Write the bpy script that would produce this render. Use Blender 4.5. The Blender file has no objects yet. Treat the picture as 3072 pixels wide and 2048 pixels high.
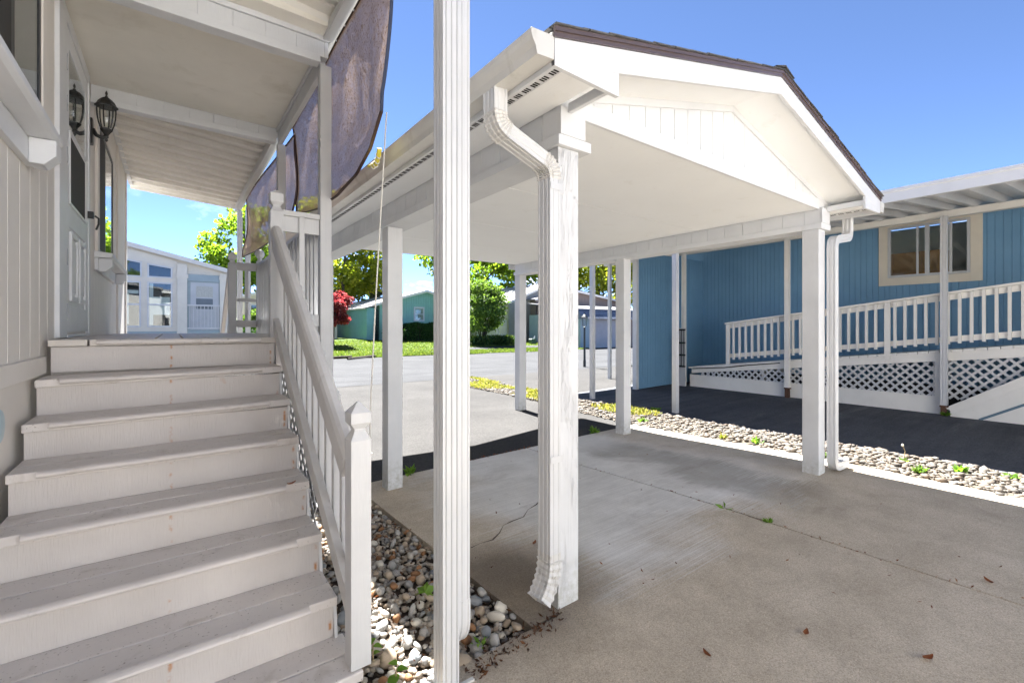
import bpy, math, random
import numpy as np
from mathutils import Vector, Matrix, Quaternion
R = math.radians
rnd = random.Random(7)
S = bpy.context.scene
COL = S.collection
# ------------------------------------------------------------------ terrain
def sm(a, b, t):
    t = min(max((t - a) / (b - a), 0.0), 1.0)
    return t * t * (3 - 2 * t)
def gz(x, y):
    z = -.02 + .0165 * (min(max(x, -1), 6.0) - 1.62) - .055 * sm(1.8, 4.2, y)
    if x > 6: z += (-.04 - z) * sm(6.2, 7.4, x) + .06 * sm(7.4, 10.3, x)
    w = sm(7, 11, y); z = z * (1 - w) - .06 * w
    if y > 20: z += .66 * sm(23.4, 35, y) * (1 - sm(23, 28, x))
    return z
# ------------------------------------------------------------------ nodes / materials
def new_mat(name):
    m = bpy.data.materials.new(name); m.use_nodes = True
    nt = m.node_tree; nt.nodes.clear()
    out = nt.nodes.new('ShaderNodeOutputMaterial')
    return m, nt, out
class NB:
    def __init__(s, nt): s.nt = nt
    def n(s, t, **k):
        n = s.nt.nodes.new('ShaderNode' + t)
        for a, v in k.items():
            if a == 'i':
                for kk, vv in v.items():
                    if hasattr(vv, 'is_output'): s.nt.links.new(vv, n.inputs[kk])
                    else: n.inputs[kk].default_value = vv
            else: setattr(n, a, v)
        return n
    def coord(s, kind='Object', scale=(1, 1, 1), rot=(0, 0, 0)):
        c = s.n('TexCoord'); m = s.n('Mapping', i={'Scale': scale, 'Rotation': rot})
        s.nt.links.new(c.outputs[kind], m.inputs['Vector']); return m.outputs[0]
    def noise(s, vec, scale, detail=4, rough=.55, dist=0):
        n = s.n('TexNoise', i={'Vector': vec, 'Scale': scale, 'Detail': detail, 'Roughness': rough, 'Distortion': dist})
        return n.outputs['Fac']
    def ramp(s, fac, stops):
        n = s.n('ValToRGB', i={'Fac': fac}); e = n.color_ramp.elements
        while len(e) < len(stops): e.new(.5)
        for el, (p, c) in zip(e, stops):
            el.position = p; el.color = (c, c, c, 1) if isinstance(c, (int, float)) else (*c, 1)
        return n.outputs[0]
    def mix(s, f, a, b, mode='MIX'):
        n = s.n('Mix', data_type='RGBA', blend_type=mode)
        for k, v in ((0, f), (6, a), (7, b)):
            if hasattr(v, 'is_output'): s.nt.links.new(v, n.inputs[k])
            elif k == 0: n.inputs[0].default_value = v
            else: n.inputs[k].default_value = (*v, 1) if len(v) == 3 else v
        return n.outputs[2]
    def math(s, op, a, b=0.0):
        n = s.n('Math', operation=op, i={0: a, 1: b}); return n.outputs[0]
    def bump(s, h, strength, dist=.01, normal=None):
        i = {'Height': h, 'Strength': strength, 'Distance': dist}
        if normal is not None: i['Normal'] = normal
        return s.n('Bump', i=i).outputs[0]
    def bsdf(s, out, col, rough=.5, normal=None, metallic=0, spec=.5):
        i = {'Roughness': rough, 'Metallic': metallic, 'Specular IOR Level': spec}
        p = s.n('BsdfPrincipled', i=i)
        if hasattr(col, 'is_output'): s.nt.links.new(col, p.inputs['Base Color'])
        else: p.inputs['Base Color'].default_value = (*col, 1)
        if normal is not None: s.nt.links.new(normal, p.inputs['Normal'])
        s.nt.links.new(p.outputs[0], out.inputs[0]); return p
def mul(c, f): return tuple(min(1, x * f) for x in c)
def paint(name, col, rough=.45, fiber=None, fstr=.25, fdist=.004, var=.07, vscale=2.5, dirt=None, damt=.5, dscale=6, dthr=.62, spec=.4, speck=0.0):
    """painted surface: tonal drift, optional wood fibre relief (per-axis stretch), dirt blotches with their own shapes"""
    m, nt, out = new_mat(name); b = NB(nt)
    v = b.noise(b.coord(), vscale, 5, .6)
    c = b.ramp(v, [(.3, mul(col, 1 - var)), (.7, mul(col, 1 + var * .6))])
    if dirt:
        d = b.noise(b.coord(scale=(1, 1, .6)), dscale, 6, .65, .4)
        f = b.math('MULTIPLY', b.ramp(d, [(dthr, 0.0), (min(dthr + .2, 1), 1.0)]), damt)
        c = b.mix(f, c, dirt)
    if speck:
        d = b.noise(b.coord(), 90, 2, .5)
        c = b.mix(b.math('MULTIPLY', b.ramp(d, [(.66, 0.0), (.72, 1.0)]), speck), c, (.12, .09, .06))
    nrm = None
    if fiber:
        h = b.noise(b.coord(scale=fiber), 1.0, 6, .62, .3)
        nrm = b.bump(h, fstr, fdist)
    else:
        nrm = b.bump(b.noise(b.coord(), 60, 3, .5), .06, .003)
    b.bsdf(out, c, rough, nrm, spec=spec); return m
VX = (120, 120, 4); HX = (4, 120, 120); HY = (120, 4, 120)
M = {}
W = (.655, .665, .68)
M['trim_white'] = paint('painted_white_trim', W, .45, (90, 90, 6), .18, dirt=(.42, .40, .33), damt=.28, dthr=.60)
M['trim_long'] = paint('painted_white_board', W, .45, (60, 6, 90), .2, dirt=(.42, .40, .33), damt=.28, dthr=.60)
def cracked(name='cracked_white_post_paint', amt=1.0):
    m, nt, out = new_mat(name); b = NB(nt)
    v = b.noise(b.coord(), 3, 5, .6); c = b.ramp(v, [(.3, (.57, .575, .58)), (.7, (.64, .645, .65))])
    n1 = b.noise(b.coord(scale=(16, 16, 1.1)), 1, 4, .55, 1.6); n2 = b.noise(b.coord(scale=(34, 34, 2.6)), 1, 3, .5, 1.2)
    k1 = b.ramp(b.math('ABSOLUTE', b.math('SUBTRACT', n1, .5)), [(.0, 1.0), (.009, 0.0)]); k2 = b.ramp(b.math('ABSOLUTE', b.math('SUBTRACT', n2, .53)), [(.0, .8), (.008, 0.0)])
    k = b.math('MULTIPLY', b.math('MAXIMUM', k1, k2), b.ramp(b.noise(b.coord(scale=(5, 5, 2)), 1, 3, .5), [(.42, 0.0), (.56, 1.0)]))
    k = b.math('MULTIPLY', k, amt); c = b.mix(b.math('MULTIPLY', k, .2), c, (.26, .245, .22))
    z = b.n('SeparateXYZ', i={0: b.coord()}).outputs[2]; low = b.n('MapRange', i={0: z, 1: .25, 2: .0, 3: 0.0, 4: 1.0}).outputs[0]
    gr = b.math('MULTIPLY', low, b.ramp(b.noise(b.coord(), 22, 5, .7), [(.4, 0.0), (.65, 1.0)])); c = b.mix(b.math('MULTIPLY', gr, .5), c, (.24, .23, .14))
    fib = b.noise(b.coord(scale=(70, 70, 4)), 1, 5, .6); h = b.math('SUBTRACT', b.math('MULTIPLY', fib, .5), k)
    b.bsdf(out, c, .5, b.bump(h, .8, .006), spec=.35); return m
M['post_rough_old'] = paint('cracked_white_post_paint', (.74, .735, .72), .5, (55, 55, 3.2), .75, .012, dirt=(.40, .38, .30), damt=.35, dthr=.64)
M['siding_white'] = paint('rough_sawn_white_siding', (.65, .66, .675), .55, (110, 110, 9), .4, .006, dirt=(.45, .43, .36), damt=.25, dthr=.62)
M['ceil_white'] = paint('stippled_white_ceiling_board', (.85, .86, .86), .6, (70, 14, 70), .35, .004, var=.03, vscale=1.2, dirt=(.55, .52, .44), damt=.22, dscale=5, dthr=.60)
M['porch_ceil'] = paint('aged_white_porch_ceiling', (.84, .81, .735), .6, (8, 90, 60), .5, .005, var=.07, vscale=1.5, dirt=(.45, .40, .28), damt=.3, dscale=3, dthr=.55)
M['metal_white'] = paint('white_enamelled_metal', (.58, .585, .59), .33, None, dirt=(.42, .40, .34), damt=.18, dscale=8, dthr=.62, spec=.5)
M['pan_white'] = paint('chalky_white_roof_pan', (.84, .82, .77), .5, None, var=.08, dirt=(.44, .40, .30), damt=.4, dscale=4, dthr=.56)
M['gutter_white'] = paint('weathered_white_gutter', (.60, .59, .56), .4, (30, 3, 30), .08, dirt=(.30, .28, .22), damt=.5, dscale=7, dthr=.56)
M['siding_beige'] = paint('beige_house_siding', (.70, .66, .61), .6, (120, 120, 10), .4, .005, var=.05)
M['deck_paint'] = paint('beige_grey_deck_paint', (.62, .58, .55), .5, (7, 100, 100), .3, .004, var=.09, dirt=(.25, .20, .15), damt=.5, dscale=7, dthr=.57, speck=.6)
M['deck_paint_x'] = paint('nosing_paint', (.60, .56, .53), .45, (7, 100, 100), .25, .003, var=.09, dirt=(.27, .22, .17), damt=.5, dscale=8, dthr=.58)
M['deck_paint_y'] = paint('beige_grey_board_paint', (.56, .52, .475), .5, (100, 7, 100), .35, .005, var=.09, dirt=(.27, .22, .17), damt=.4, dscale=9, dthr=.64, speck=.3)
def riser_mat():
    m, nt, out = new_mat('combed_beige_riser_paint'); b = NB(nt)
    v = b.noise(b.coord(), 3, 5, .6)
    c = b.ramp(v, [(.3, (.50, .465, .44)), (.7, (.57, .535, .51))])
    d = b.noise(b.coord(scale=(1, 1, .45)), 9, 4, .6, .6)
    c = b.mix(b.math('MULTIPLY', b.ramp(d, [(.72, 0.0), (.80, 1.0)]), .7), c, (.42, .17, .035))
    xx = b.n('SeparateXYZ', i={0: b.coord()}).outputs[0]
    near = lambda p, wd: b.math('SUBTRACT', 1.0, b.n('MapRange', interpolation_type='SMOOTHSTEP', i={0: b.math('ABSOLUTE', b.math('SUBTRACT', xx, p)), 1: 0.0, 2: wd, 3: 0.0, 4: 1.0}).outputs[0])
    sp = b.ramp(b.noise(b.coord(scale=(20, 1, 26)), 1, 3, .5), [(.50, 0.0), (.66, 1.0)])
    c = b.mix(b.math('MULTIPLY', b.math('MULTIPLY', b.math('MAXIMUM', near(-.008, .012), near(.565, .012)), sp), .9), c, (.40, .15, .02))
    h = b.noise(b.coord(scale=(170, 40, 14)), 1, 5, .6)
    b.bsdf(out, c, .55, b.bump(h, .5, .006), spec=.35); return m
M['riser'] = riser_mat()
M['rail_paint'] = paint('worn_grey_white_rail_paint', (.58, .565, .55), .5, (60, 60, 12), .25, .004, var=.1, vscale=5, dirt=(.30, .27, .23), damt=.5, dscale=12, dthr=.60)
M['newel_paint'] = paint('white_newel_paint', (.585, .585, .585), .5, (60, 60, 5), .3, .005, dirt=(.40, .33, .22), damt=.4, dthr=.66)
def blue_mat():
    m, nt, out = new_mat('blue_house_paint'); b = NB(nt)
    v = b.noise(b.coord(), 1.2, 5, .6)
    c = b.ramp(v, [(.3, (.16, .325, .495)), (.7, (.19, .37, .55))])
    h = b.noise(b.coord(scale=(100, 100, 8)), 1, 5, .6)
    b.bsdf(out, c, .5, b.bump(h, .3, .004), spec=.4); return m
M['blue'] = blue_mat()
M['tan_trim'] = paint('tan_window_trim', (.78, .71, .59), .55, (60, 20, 60), .2)
M['cream'] = paint('cream_ramp_paint', (.82, .795, .74), .5, (40, 6, 60), .2, dirt=(.4, .34, .26), damt=.3, dthr=.62)
M['black_metal'] = paint('black_lantern_metal', (.012, .012, .012), .45, None, var=.2, spec=.5)
M['black_frame'] = paint('black_window_frame', (.02, .02, .022), .4, None, spec=.5)
M['dark'] = paint('dark_interior', (.018, .017, .016), .8, None)
M['screen'] = paint('dark_insect_screen', (.03, .028, .026), .7, (300, 300, 300), .1)
M['elbow'] = paint('grimy_white_elbow', (.60, .59, .57), .4, None, dirt=(.16, .14, .10), damt=.75, dscale=24, dthr=.54)
M['bronze'] = paint('brown_metal_drip_edge', (.105, .078, .076), .25, None, var=.15, spec=.6)
M['blue_stripe'] = paint('blue_grey_stripe', (.12, .20, .26), .5)
M['rust'] = paint('rusty_iron', (.10, .05, .03), .8, (20, 20, 20), .5)
M['yellow'] = paint('yellow_plastic', (.72, .62, .08), .4, None)
M['cord'] = paint('off_white_cord', (.68, .66, .60), .7, None)
M['pale_blue'] = paint('pale_blue_plastic', (.42, .55, .60), .35, None)
M['grey_metal'] = paint('grey_galvanised_metal', (.35, .36, .38), .4, None, spec=.5)
def glass_mat(name, tint=(1, 1, 1), gloss=1.0):
    m, nt, out = new_mat(name); b = NB(nt)
    g = b.n('BsdfGlossy', i={'Roughness': .02, 'Color': (.95, .97, 1, 1)}); t = b.n('BsdfTransparent', i={'Color': (*tint, 1)})
    lw = b.n('LayerWeight', i={'Blend': .5}).outputs['Facing']
    ff = b.math('MULTIPLY', b.math('ADD', .045, b.math('MULTIPLY', b.math('POWER', lw, 5.0), .9)), gloss)
    ff = b.math('MINIMUM', ff, 1.0)
    x = b.n('MixShader', i={0: ff, 1: t.outputs[0], 2: g.outputs[0]})
    nt.links.new(x.outputs[0], out.inputs[0]); return m
M['glass'] = glass_mat('window_glass', (.86, .90, .88), 1.2)
M['lamp_glass'] = glass_mat('clear_lamp_glass', (.97, .98, .96), 1.0)
def concrete():
    """rain-washed brownish apron with exposed aggregate; paler broomed bay kept dry by the roof; tyre track and drip stains"""
    m, nt, out = new_mat('weathered_concrete'); b = NB(nt)
    o = b.coord(); big = b.noise(o, .9, 6, .62, .6); mid = b.noise(o, 3.1, 6, .65); fine = b.noise(o, 160, 3, .6)
    sep = b.n('SeparateXYZ', i={0: o}); X, Y = sep.outputs[0], sep.outputs[1]
    br = b.noise(b.coord(scale=(1.5, 95, 1), rot=(0, 0, R(4))), 1, 4, .6)
    wob = b.math('ADD', b.math('MULTIPLY', b.math('SUBTRACT', big, .5), 1.7), b.math('MULTIPLY', b.math('SUBTRACT', br, .5), .9))
    Yw, Xw = b.math('ADD', Y, wob), b.math('ADD', X, b.math('MULTIPLY', wob, .9))
    st = lambda v, p, q: b.n('MapRange', interpolation_type='SMOOTHSTEP', i={0: v, 1: p, 2: q, 3: 0.0, 4: 1.0}).outputs[0]
    dry = b.math('MULTIPLY', b.math('MULTIPLY', st(Yw, 1.55, 2.15), st(Xw, 1.75, 2.35)), b.math('SUBTRACT', 1.0, b.math('MULTIPLY', st(Xw, 4.3, 5.1), .75)))
    brown = b.ramp(mid, [(.25, (.40, .34, .26)), (.75, (.57, .495, .395))])
    grey = b.ramp(mid, [(.25, (.56, .54, .50)), (.75, (.73, .71, .67))])
    c = b.mix(dry, brown, grey)
    tr = b.math('SUBTRACT', 1.0, st(b.math('ABSOLUTE', b.math('SUBTRACT', Xw, 4.32)), .10, .42))
    tr = b.math('MULTIPLY', b.math('MULTIPLY', tr, st(Y, 1.2, 1.9)), b.math('SUBTRACT', 1.0, st(Y, 3.6, 4.3)))
    c = b.mix(b.math('MULTIPLY', tr, .55), c, (.21, .185, .15))
    dp = b.math('SUBTRACT', 1.0, st(b.math('SQRT', b.math('ADD', b.math('POWER', b.math('SUBTRACT', X, 1.55), 2.0), b.math('POWER', b.math('SUBTRACT', Y, 2.1), 2.0))), .2, .75))
    c = b.mix(b.math('MINIMUM', b.math('MULTIPLY', b.math('MULTIPLY', dp, big), 1.7), .85), c, (.15, .12, .09))
    s2 = b.noise(b.coord(scale=(.7, 1.3, 1)), 1.6, 6, .7, 1.0)
    c = b.mix(b.math('MULTIPLY', b.ramp(s2, [(.55, 0.0), (.75, 1.0)]), .35), c, (.20, .165, .125))
    av = b.n('SeparateXYZ', i={0: b.n('TexVoronoi', i={'Vector': o, 'Scale': 230.0}).outputs['Color']}).outputs[0]
    wet = b.math('SUBTRACT', 1.0, b.math('MULTIPLY', dry, .7))
    c = b.mix(b.math('MULTIPLY', wet, .55), c, b.ramp(av, [(.0, (.45, .42, .38)), (.5, (.95, .94, .92)), (.93, (1.05, 1.03, 1.0)), (1.0, (1.5, 1.45, 1.35))]), 'MULTIPLY')
    c = b.mix(b.math('MULTIPLY', dry, .45), c, b.ramp(br, [(.3, .62), (.65, 1.05)]), 'MULTIPLY')
    h = b.math('ADD', b.math('MULTIPLY', br, .5), fine)
    b.bsdf(out, c, .88, b.bump(h, .35, .004), spec=.2); return m
M['concrete'] = concrete()
def asphalt(name, lo, hi, pale=None, streak=0.0):
    m, nt, out = new_mat(name); b = NB(nt); o = b.coord()
    c = b.ramp(b.noise(o, .8, 6, .65), [(.3, lo), (.7, hi)])
    ag = b.n('TexVoronoi', i={'Vector': o, 'Scale': 90.0}).outputs['Color']
    av = b.n('SeparateXYZ', i={0: ag}).outputs[0]
    c = b.mix(.6, c, b.ramp(av, [(0, .55), (1, 1.35)]), 'MULTIPLY')
    if pale: c = b.mix(b.math('MULTIPLY', b.ramp(b.noise(b.coord(scale=(.35, 1.4, 1)), 1.4, 6, .7, .8), [(.55, 0.0), (.75, 1.0)]), .5), c, pale)
    if streak:
        s_ = b.noise(b.coord(scale=(.12, 1.6, 1)), 2.2, 5, .65)
        c = b.mix(streak, c, b.ramp(s_, [(.35, .6), (.6, 1.1)]), 'MULTIPLY')
    b.bsdf(out, c, .95, b.bump(b.noise(o, 120, 3, .6), .5, .005), spec=.08); return m
M['asphalt'] = asphalt('worn_driveway_asphalt', (.043, .041, .039), (.061, .058, .055))
M['road'] = asphalt('pale_road_asphalt', (.047, .047, .0485), (.063, .063, .0645), None, .45)
M['asphalt_dark'] = asphalt('sealed_dark_asphalt', (.085, .088, .098), (.125, .128, .138), (.22, .22, .224), .5)
M['soil'] = paint('damp_soil_and_leaf_litter', (.075, .055, .04), .95, (40, 40, 40), .8, .02, var=.5, vscale=14)
M['gravel_soil'] = paint('sandy_gravel_fines', (.11, .09, .065), .95, (60, 60, 60), .8, .02, var=.4, vscale=20)
def grass_ground():
    m, nt, out = new_mat('lawn_turf'); b = NB(nt); o = b.coord()
    c = b.ramp(b.noise(o, .35, 6, .65), [(.3, (.055, .10, .018)), (.7, (.12, .15, .035))])
    c = b.mix(.5, c, b.ramp(b.noise(b.coord(scale=(1, 1, 1)), 14, 4, .7), [(.3, .5), (.7, 1.3)]), 'MULTIPLY')
    b.bsdf(out, c, .9, b.bump(b.noise(o, 40, 3, .6), .8, .05), spec=.1); return m
M['lawn'] = grass_ground()
def leaf_mat(name, stops, trans=.5, tcol=None, obj_rand=False):
    m, nt, out = new_mat(name); b = NB(nt)
    rr = b.n('ObjectInfo').outputs['Random'] if obj_rand else b.n('NewGeometry').outputs['Random Per Island']
    c = b.ramp(rr, stops)
    d = b.n('BsdfPrincipled', i={'Base Color': c, 'Roughness': .55, 'Specular IOR Level': .3})
    tc = b.mix(1.0, c, tcol or (1.5, 1.6, .7), 'MULTIPLY')
    t = b.n('BsdfTranslucent', i={'Color': tc})
    x = b.n('MixShader', i={0: trans, 1: d.outputs[0], 2: t.outputs[0]})
    nt.links.new(x.outputs[0], out.inputs[0]); return m
M['maple'] = leaf_mat('maple_leaves', [(0, (.055, .10, .014)), (.5, (.11, .18, .02)), (1, (.20, .26, .035))], .6, (2.0, 2.05, .95))
M['maple_y'] = leaf_mat('yellow_green_maple_leaves', [(0, (.08, .11, .012)), (.5, (.17, .20, .022)), (1, (.27, .27, .04))], .6, (2.0, 2.05, .95))
M['shrub'] = leaf_mat('bright_shrub_leaves', [(0, (.06, .11, .02)), (.5, (.11, .18, .04)), (1, (.19, .26, .07))], .45)
M['red_leaf'] = leaf_mat('purple_plum_leaves', [(0, (.07, .018, .022)), (.5, (.19, .035, .042)), (1, (.34, .10, .09))], .5, (1.8, 1.0, 1.0))
M['hedge'] = leaf_mat('dark_hedge_leaves', [(0, (.012, .035, .01)), (.6, (.03, .075, .016)), (1, (.055, .12, .025))], .25)
M['pine'] = leaf_mat('pine_needles', [(0, (.012, .022, .014)), (1, (.035, .05, .025))], .2)
M['blade'] = leaf_mat('grass_blades', [(0, (.055, .095, .018)), (.5, (.095, .14, .028)), (1, (.17, .18, .06))], .4)
M['weed'] = leaf_mat('weed_leaves', [(0, (.08, .17, .02)), (1, (.2, .32, .06))], .5)
M['cover'] = leaf_mat('yellowing_ground_cover', [(0, (.10, .12, .02)), (.5, (.22, .21, .05)), (1, (.33, .27, .12))], .35)
M['dry_leaf'] = leaf_mat('dry_brown_leaves', [(0, (.10, .035, .015)), (.5, (.20, .07, .025)), (1, (.26, .12, .05))], .3, (1.3, .8, .5))
M['litter'] = leaf_mat('dark_leaf_litter', [(0, (.05, .025, .014)), (.6, (.10, .048, .022)), (1, (.19, .085, .035))], .2, (1.3, .8, .5))
M['bark'] = paint('tree_bark', (.07, .055, .042), .9, (30, 30, 6), .9, .03, var=.3)
M['stem'] = paint('dry_plant_stem', (.32, .24, .13), .8)
M['bloom'] = paint('seed_head', (.62, .58, .46), .9)
def cloth_mat():
    m, nt, out = new_mat('brown_shade_cloth'); b = NB(nt)
    w = b.noise(b.coord(scale=(20, 95, 20), rot=(R(-20), 0, 0)), 1, 4, .7); w2 = b.noise(b.coord(scale=(1, 1, .7)), 105, 2, .6); w3 = b.noise(b.coord(scale=(3, 9, 2), rot=(R(-20), 0, 0)), 1, 3, .6)
    q = b.math('ADD', b.math('ADD', b.math('MULTIPLY', w, .8), b.math('MULTIPLY', w2, 1.2)), b.math('MULTIPLY', b.math('SUBTRACT', w3, .5), .16))
    fac = b.n('MapRange', i={0: q, 1: .96, 2: 1.24, 3: .02, 4: .36}).outputs[0]
    c = b.mix(b.n('MapRange', i={0: q, 1: .72, 2: 1.28, 3: 0.0, 4: 1.0}).outputs[0], (.20, .13, .085), (.66, .485, .355))
    d = b.n('BsdfDiffuse', i={'Color': c}); t = b.n('BsdfTranslucent', i={'Color': c})
    x = b.n('MixShader', i={0: .15, 1: d.outputs[0], 2: t.outputs[0]}); tr = b.n('BsdfTransparent')
    y = b.n('MixShader', i={0: fac, 1: x.outputs[0], 2: tr.outputs[0]})
    nt.links.new(y.outputs[0], out.inputs[0]); return m
M['cloth'] = cloth_mat()
M['hem'] = paint('dark_brown_binding', (.045, .022, .016), .7)
M['navy'] = paint('navy_binding', (.035, .045, .08), .6)
def shingles(name, a, bcol, sc):
    m, nt, out = new_mat(name); b = NB(nt)
    o = b.coord(rot=(0, 0, 0))
    br = b.n('TexBrick', i={'Vector': o, 'Color1': (*a, 1), 'Color2': (*bcol, 1), 'Mortar': (*mul(a, .35), 1), 'Scale': sc, 'Mortar Size': .012, 'Brick Width': .7, 'Row Height': .28})
    c = b.mix(.7, br.outputs[0], b.ramp(b.noise(b.coord(), 50, 3, .6), [(.3, .6), (.7, 1.3)]), 'MULTIPLY')
    b.bsdf(out, c, .9, b.bump(b.noise(b.coord(), 90, 3, .6), .6, .006), spec=.2); return m
M['shingle_dark'] = shingles('charcoal_shingles', (.08, .08, .085), (.14, .135, .13), 2.2)
M['shingle_grey'] = shingles('pale_grey_shingles', (.25, .24, .24), (.33, .32, .32), 1.6)
M['shingle_slate'] = shingles('slate_blue_shingles', (.13, .15, .19), (.21, .23, .28), 1.3)
def stone(name, stops, speck=0.0):
    m, nt, out = new_mat(name); b = NB(nt); o = b.coord()
    rr = b.n('ObjectInfo').outputs['Random'] if not name.startswith('mixed') else b.n('NewGeometry').outputs['Random Per Island']
    c = b.ramp(rr, stops)
    c = b.mix(.55, c, b.ramp(b.noise(o, 35, 5, .65, .8), [(.3, .6), (.7, 1.2)]), 'MULTIPLY')
    if speck: c = b.mix(b.math('MULTIPLY', b.ramp(b.noise(o, 220, 2, .6), [(.55, 0.0), (.6, 1.0)]), speck), c, (.05, .05, .05))
    b.bsdf(out, c, .7, b.bump(b.noise(o, 70, 4, .6), .35, .004), spec=.3); return m
STONES = {
 'grey': stone('grey_river_stone', [(0, (.20, .195, .185)), (1, (.42, .40, .365))]),
 'blue-grey': stone('bluish_river_stone', [(0, (.15, .16, .17)), (1, (.26, .275, .28))]),
 'tan': stone('tan_river_stone', [(0, (.32, .25, .175)), (1, (.48, .39, .29))]),
 'rust-brown': stone('rust_river_stone', [(0, (.20, .095, .04)), (1, (.33, .17, .08))]),
 'cream': stone('cream_river_stone', [(0, (.45, .40, .32)), (1, (.60, .56, .48))]),
 'speckled': stone('speckled_river_stone', [(0, (.30, .285, .265)), (1, (.42, .40, .37))], .8)}
M['mixed_stone'] = stone('mixed_gravel', [(0, (.19, .185, .18)), (.3, (.36, .32, .27)), (.55, (.29, .22, .155)), (.8, (.42, .37, .30)), (1, (.50, .46, .40))])
M['mixed_pale'] = stone('mixed_pale_gravel', [(0, (.075, .068, .06)), (.3, (.13, .112, .092)), (.6, (.115, .085, .06)), (.85, (.155, .138, .115)), (1, (.19, .175, .152))])
M['post_rough'] = cracked()
M['post_plain'] = cracked('white_post_paint', 0.0)
# ------------------------------------------------------------------ mesh builder
class MB:
    def __init__(s): s.v = []; s.f = []
    def add(s, v, f):
        o = len(s.v); s.v += [tuple(p) for p in v]; s.f += [tuple(i + o for i in q) for q in f]; return s
    def hexa(s, p): return s.add(p, [(0, 3, 2, 1), (4, 5, 6, 7), (0, 1, 5, 4), (1, 2, 6, 5), (2, 3, 7, 6), (3, 0, 4, 7)])
    def box(s, x0, x1, y0, y1, z0, z1):
        return s.hexa([(x0, y0, z0), (x1, y0, z0), (x1, y1, z0), (x0, y1, z0), (x0, y0, z1), (x1, y0, z1), (x1, y1, z1), (x0, y1, z1)])
    def prism(s, poly, axis, a, b):
        """poly: 2D points in the plane of the other two axes; extruded a..b along axis"""
        def P(u, v, t): return {'x': (t, u, v), 'y': (u, t, v), 'z': (u, v, t)}[axis]
        n = len(poly); v = [P(u, w, a) for u, w in poly] + [P(u, w, b) for u, w in poly]
        f = [tuple(range(n))[::-1], tuple(range(n, 2 * n))] + [(i, (i + 1) % n, n + (i + 1) % n, n + i) for i in range(n)]
        return s.add(v, f)
    def bar(s, a, b, w, h, up=(0, 0, 1)):
        a = Vector(a); b = Vector(b); d = (b - a).normalized(); u = Vector(up); x = d.cross(u)
        if x.length < 1e-4: x = d.cross(Vector((0, 1, 0)))
        x.normalize(); y = x.cross(d).normalized(); x *= w / 2; y *= h / 2
        return s.hexa([a - x - y, a + x - y, a + x + y, a - x + y, b - x - y, b + x - y, b + x + y, b - x + y])
    def sweep(s, prof, path, up=(0, 0, 1), scale=None, cap=True):
        path = [Vector(p) for p in path]; n = len(prof); m = len(path); v = []
        xa = None
        for i, p in enumerate(path):
            d0 = (path[i] - path[i - 1]).normalized() if i else None
            d1 = (path[i + 1] - path[i]).normalized() if i < m - 1 else None
            d = ((d0 or d1) + (d1 or d0)).normalized()
            x = Vector(up).cross(d)
            if xa is None: xa = x.normalized() if x.length > 1e-4 else Vector((1, 0, 0))
            x = (xa - d * xa.dot(d)).normalized(); xa = x; y = d.cross(x)
            k = scale[i] if scale else 1
            if d0 and d1:
                ang = max(.5, d.dot(d1))
            v += [p + x * u * k + y * w * k for u, w in prof]
        f = [(i * n + j, i * n + (j + 1) % n, (i + 1) * n + (j + 1) % n, (i + 1) * n + j) for i in range(m - 1) for j in range(n)]
        if cap: f += [tuple(range(n))[::-1], tuple(range((m - 1) * n, m * n))]
        return s.add(v, f)
    def tube(s, path, r, n=8, r1=None, cap=True):
        m = len(path); sc = [1 + ((r1 / r - 1) * i / (m - 1) if r1 else 0) for i in range(m)]
        return s.sweep([(r * math.cos(2 * math.pi * k / n), r * math.sin(2 * math.pi * k / n)) for k in range(n)], path, up=(0.13, .31, .94), scale=sc, cap=cap)
    def lathe(s, prof, c, n=16, rot=0.0):
        v = []; cx, cy, cz = c
        for r, z in prof:
            v += [(cx + r * math.cos(2 * math.pi * k / n + rot), cy + r * math.sin(2 * math.pi * k / n + rot), cz + z) for k in range(n)]
        m = len(prof)
        f = [(i * n + k, i * n + (k + 1) % n, (i + 1) * n + (k + 1) % n, (i + 1) * n + k) for i in range(m - 1) for k in range(n)]
        f += [tuple(range(n))[::-1], tuple(range((m - 1) * n, m * n))]
        return s.add(v, f)
    def sqlathe(s, prof, cx, cy): return s.lathe([(h * math.sqrt(2), z) for h, z in prof], (cx, cy, 0), 4, math.pi / 4)
    def strip(s, prof, axis, a, b):
        """open profile extruded along axis (single-skinned sheet given by closed thick profile is better; used for ribbed sheets)"""
        def P(u, v, t): return {'x': (t, u, v), 'y': (u, t, v), 'z': (u, v, t)}[axis]
        n = len(prof); v = [P(u, w, a) for u, w in prof] + [P(u, w, b) for u, w in prof]
        return s.add(v, [(i, i + 1, n + i + 1, n + i) for i in range(n - 1)])
ORG = {}
def mesh_obj(name, mb, mat, origin=(0, 0, 0)):
    me = bpy.data.meshes.new(name)
    ox, oy, oz = origin
    me.from_pydata([(x - ox, y - oy, z - oz) for x, y, z in mb.v], [], mb.f)
    import bmesh
    bm = bmesh.new(); bm.from_mesh(me); bmesh.ops.recalc_face_normals(bm, faces=bm.faces); bm.to_mesh(me); bm.free()
    me.materials.append(M[mat] if isinstance(mat, str) else mat)
    o = bpy.data.objects.new(name, me); COL.objects.link(o); return o
def part(name, mb, mat, parent, bevel=0.0, smooth=False, label=None, seg=2):
    o = mesh_obj(name, mb, mat, ORG[parent.name]); o.parent = parent; ORG[o.name] = ORG[parent.name]
    fin(o, bevel, smooth, seg)
    if label: o['label'] = label
    return o
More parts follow.
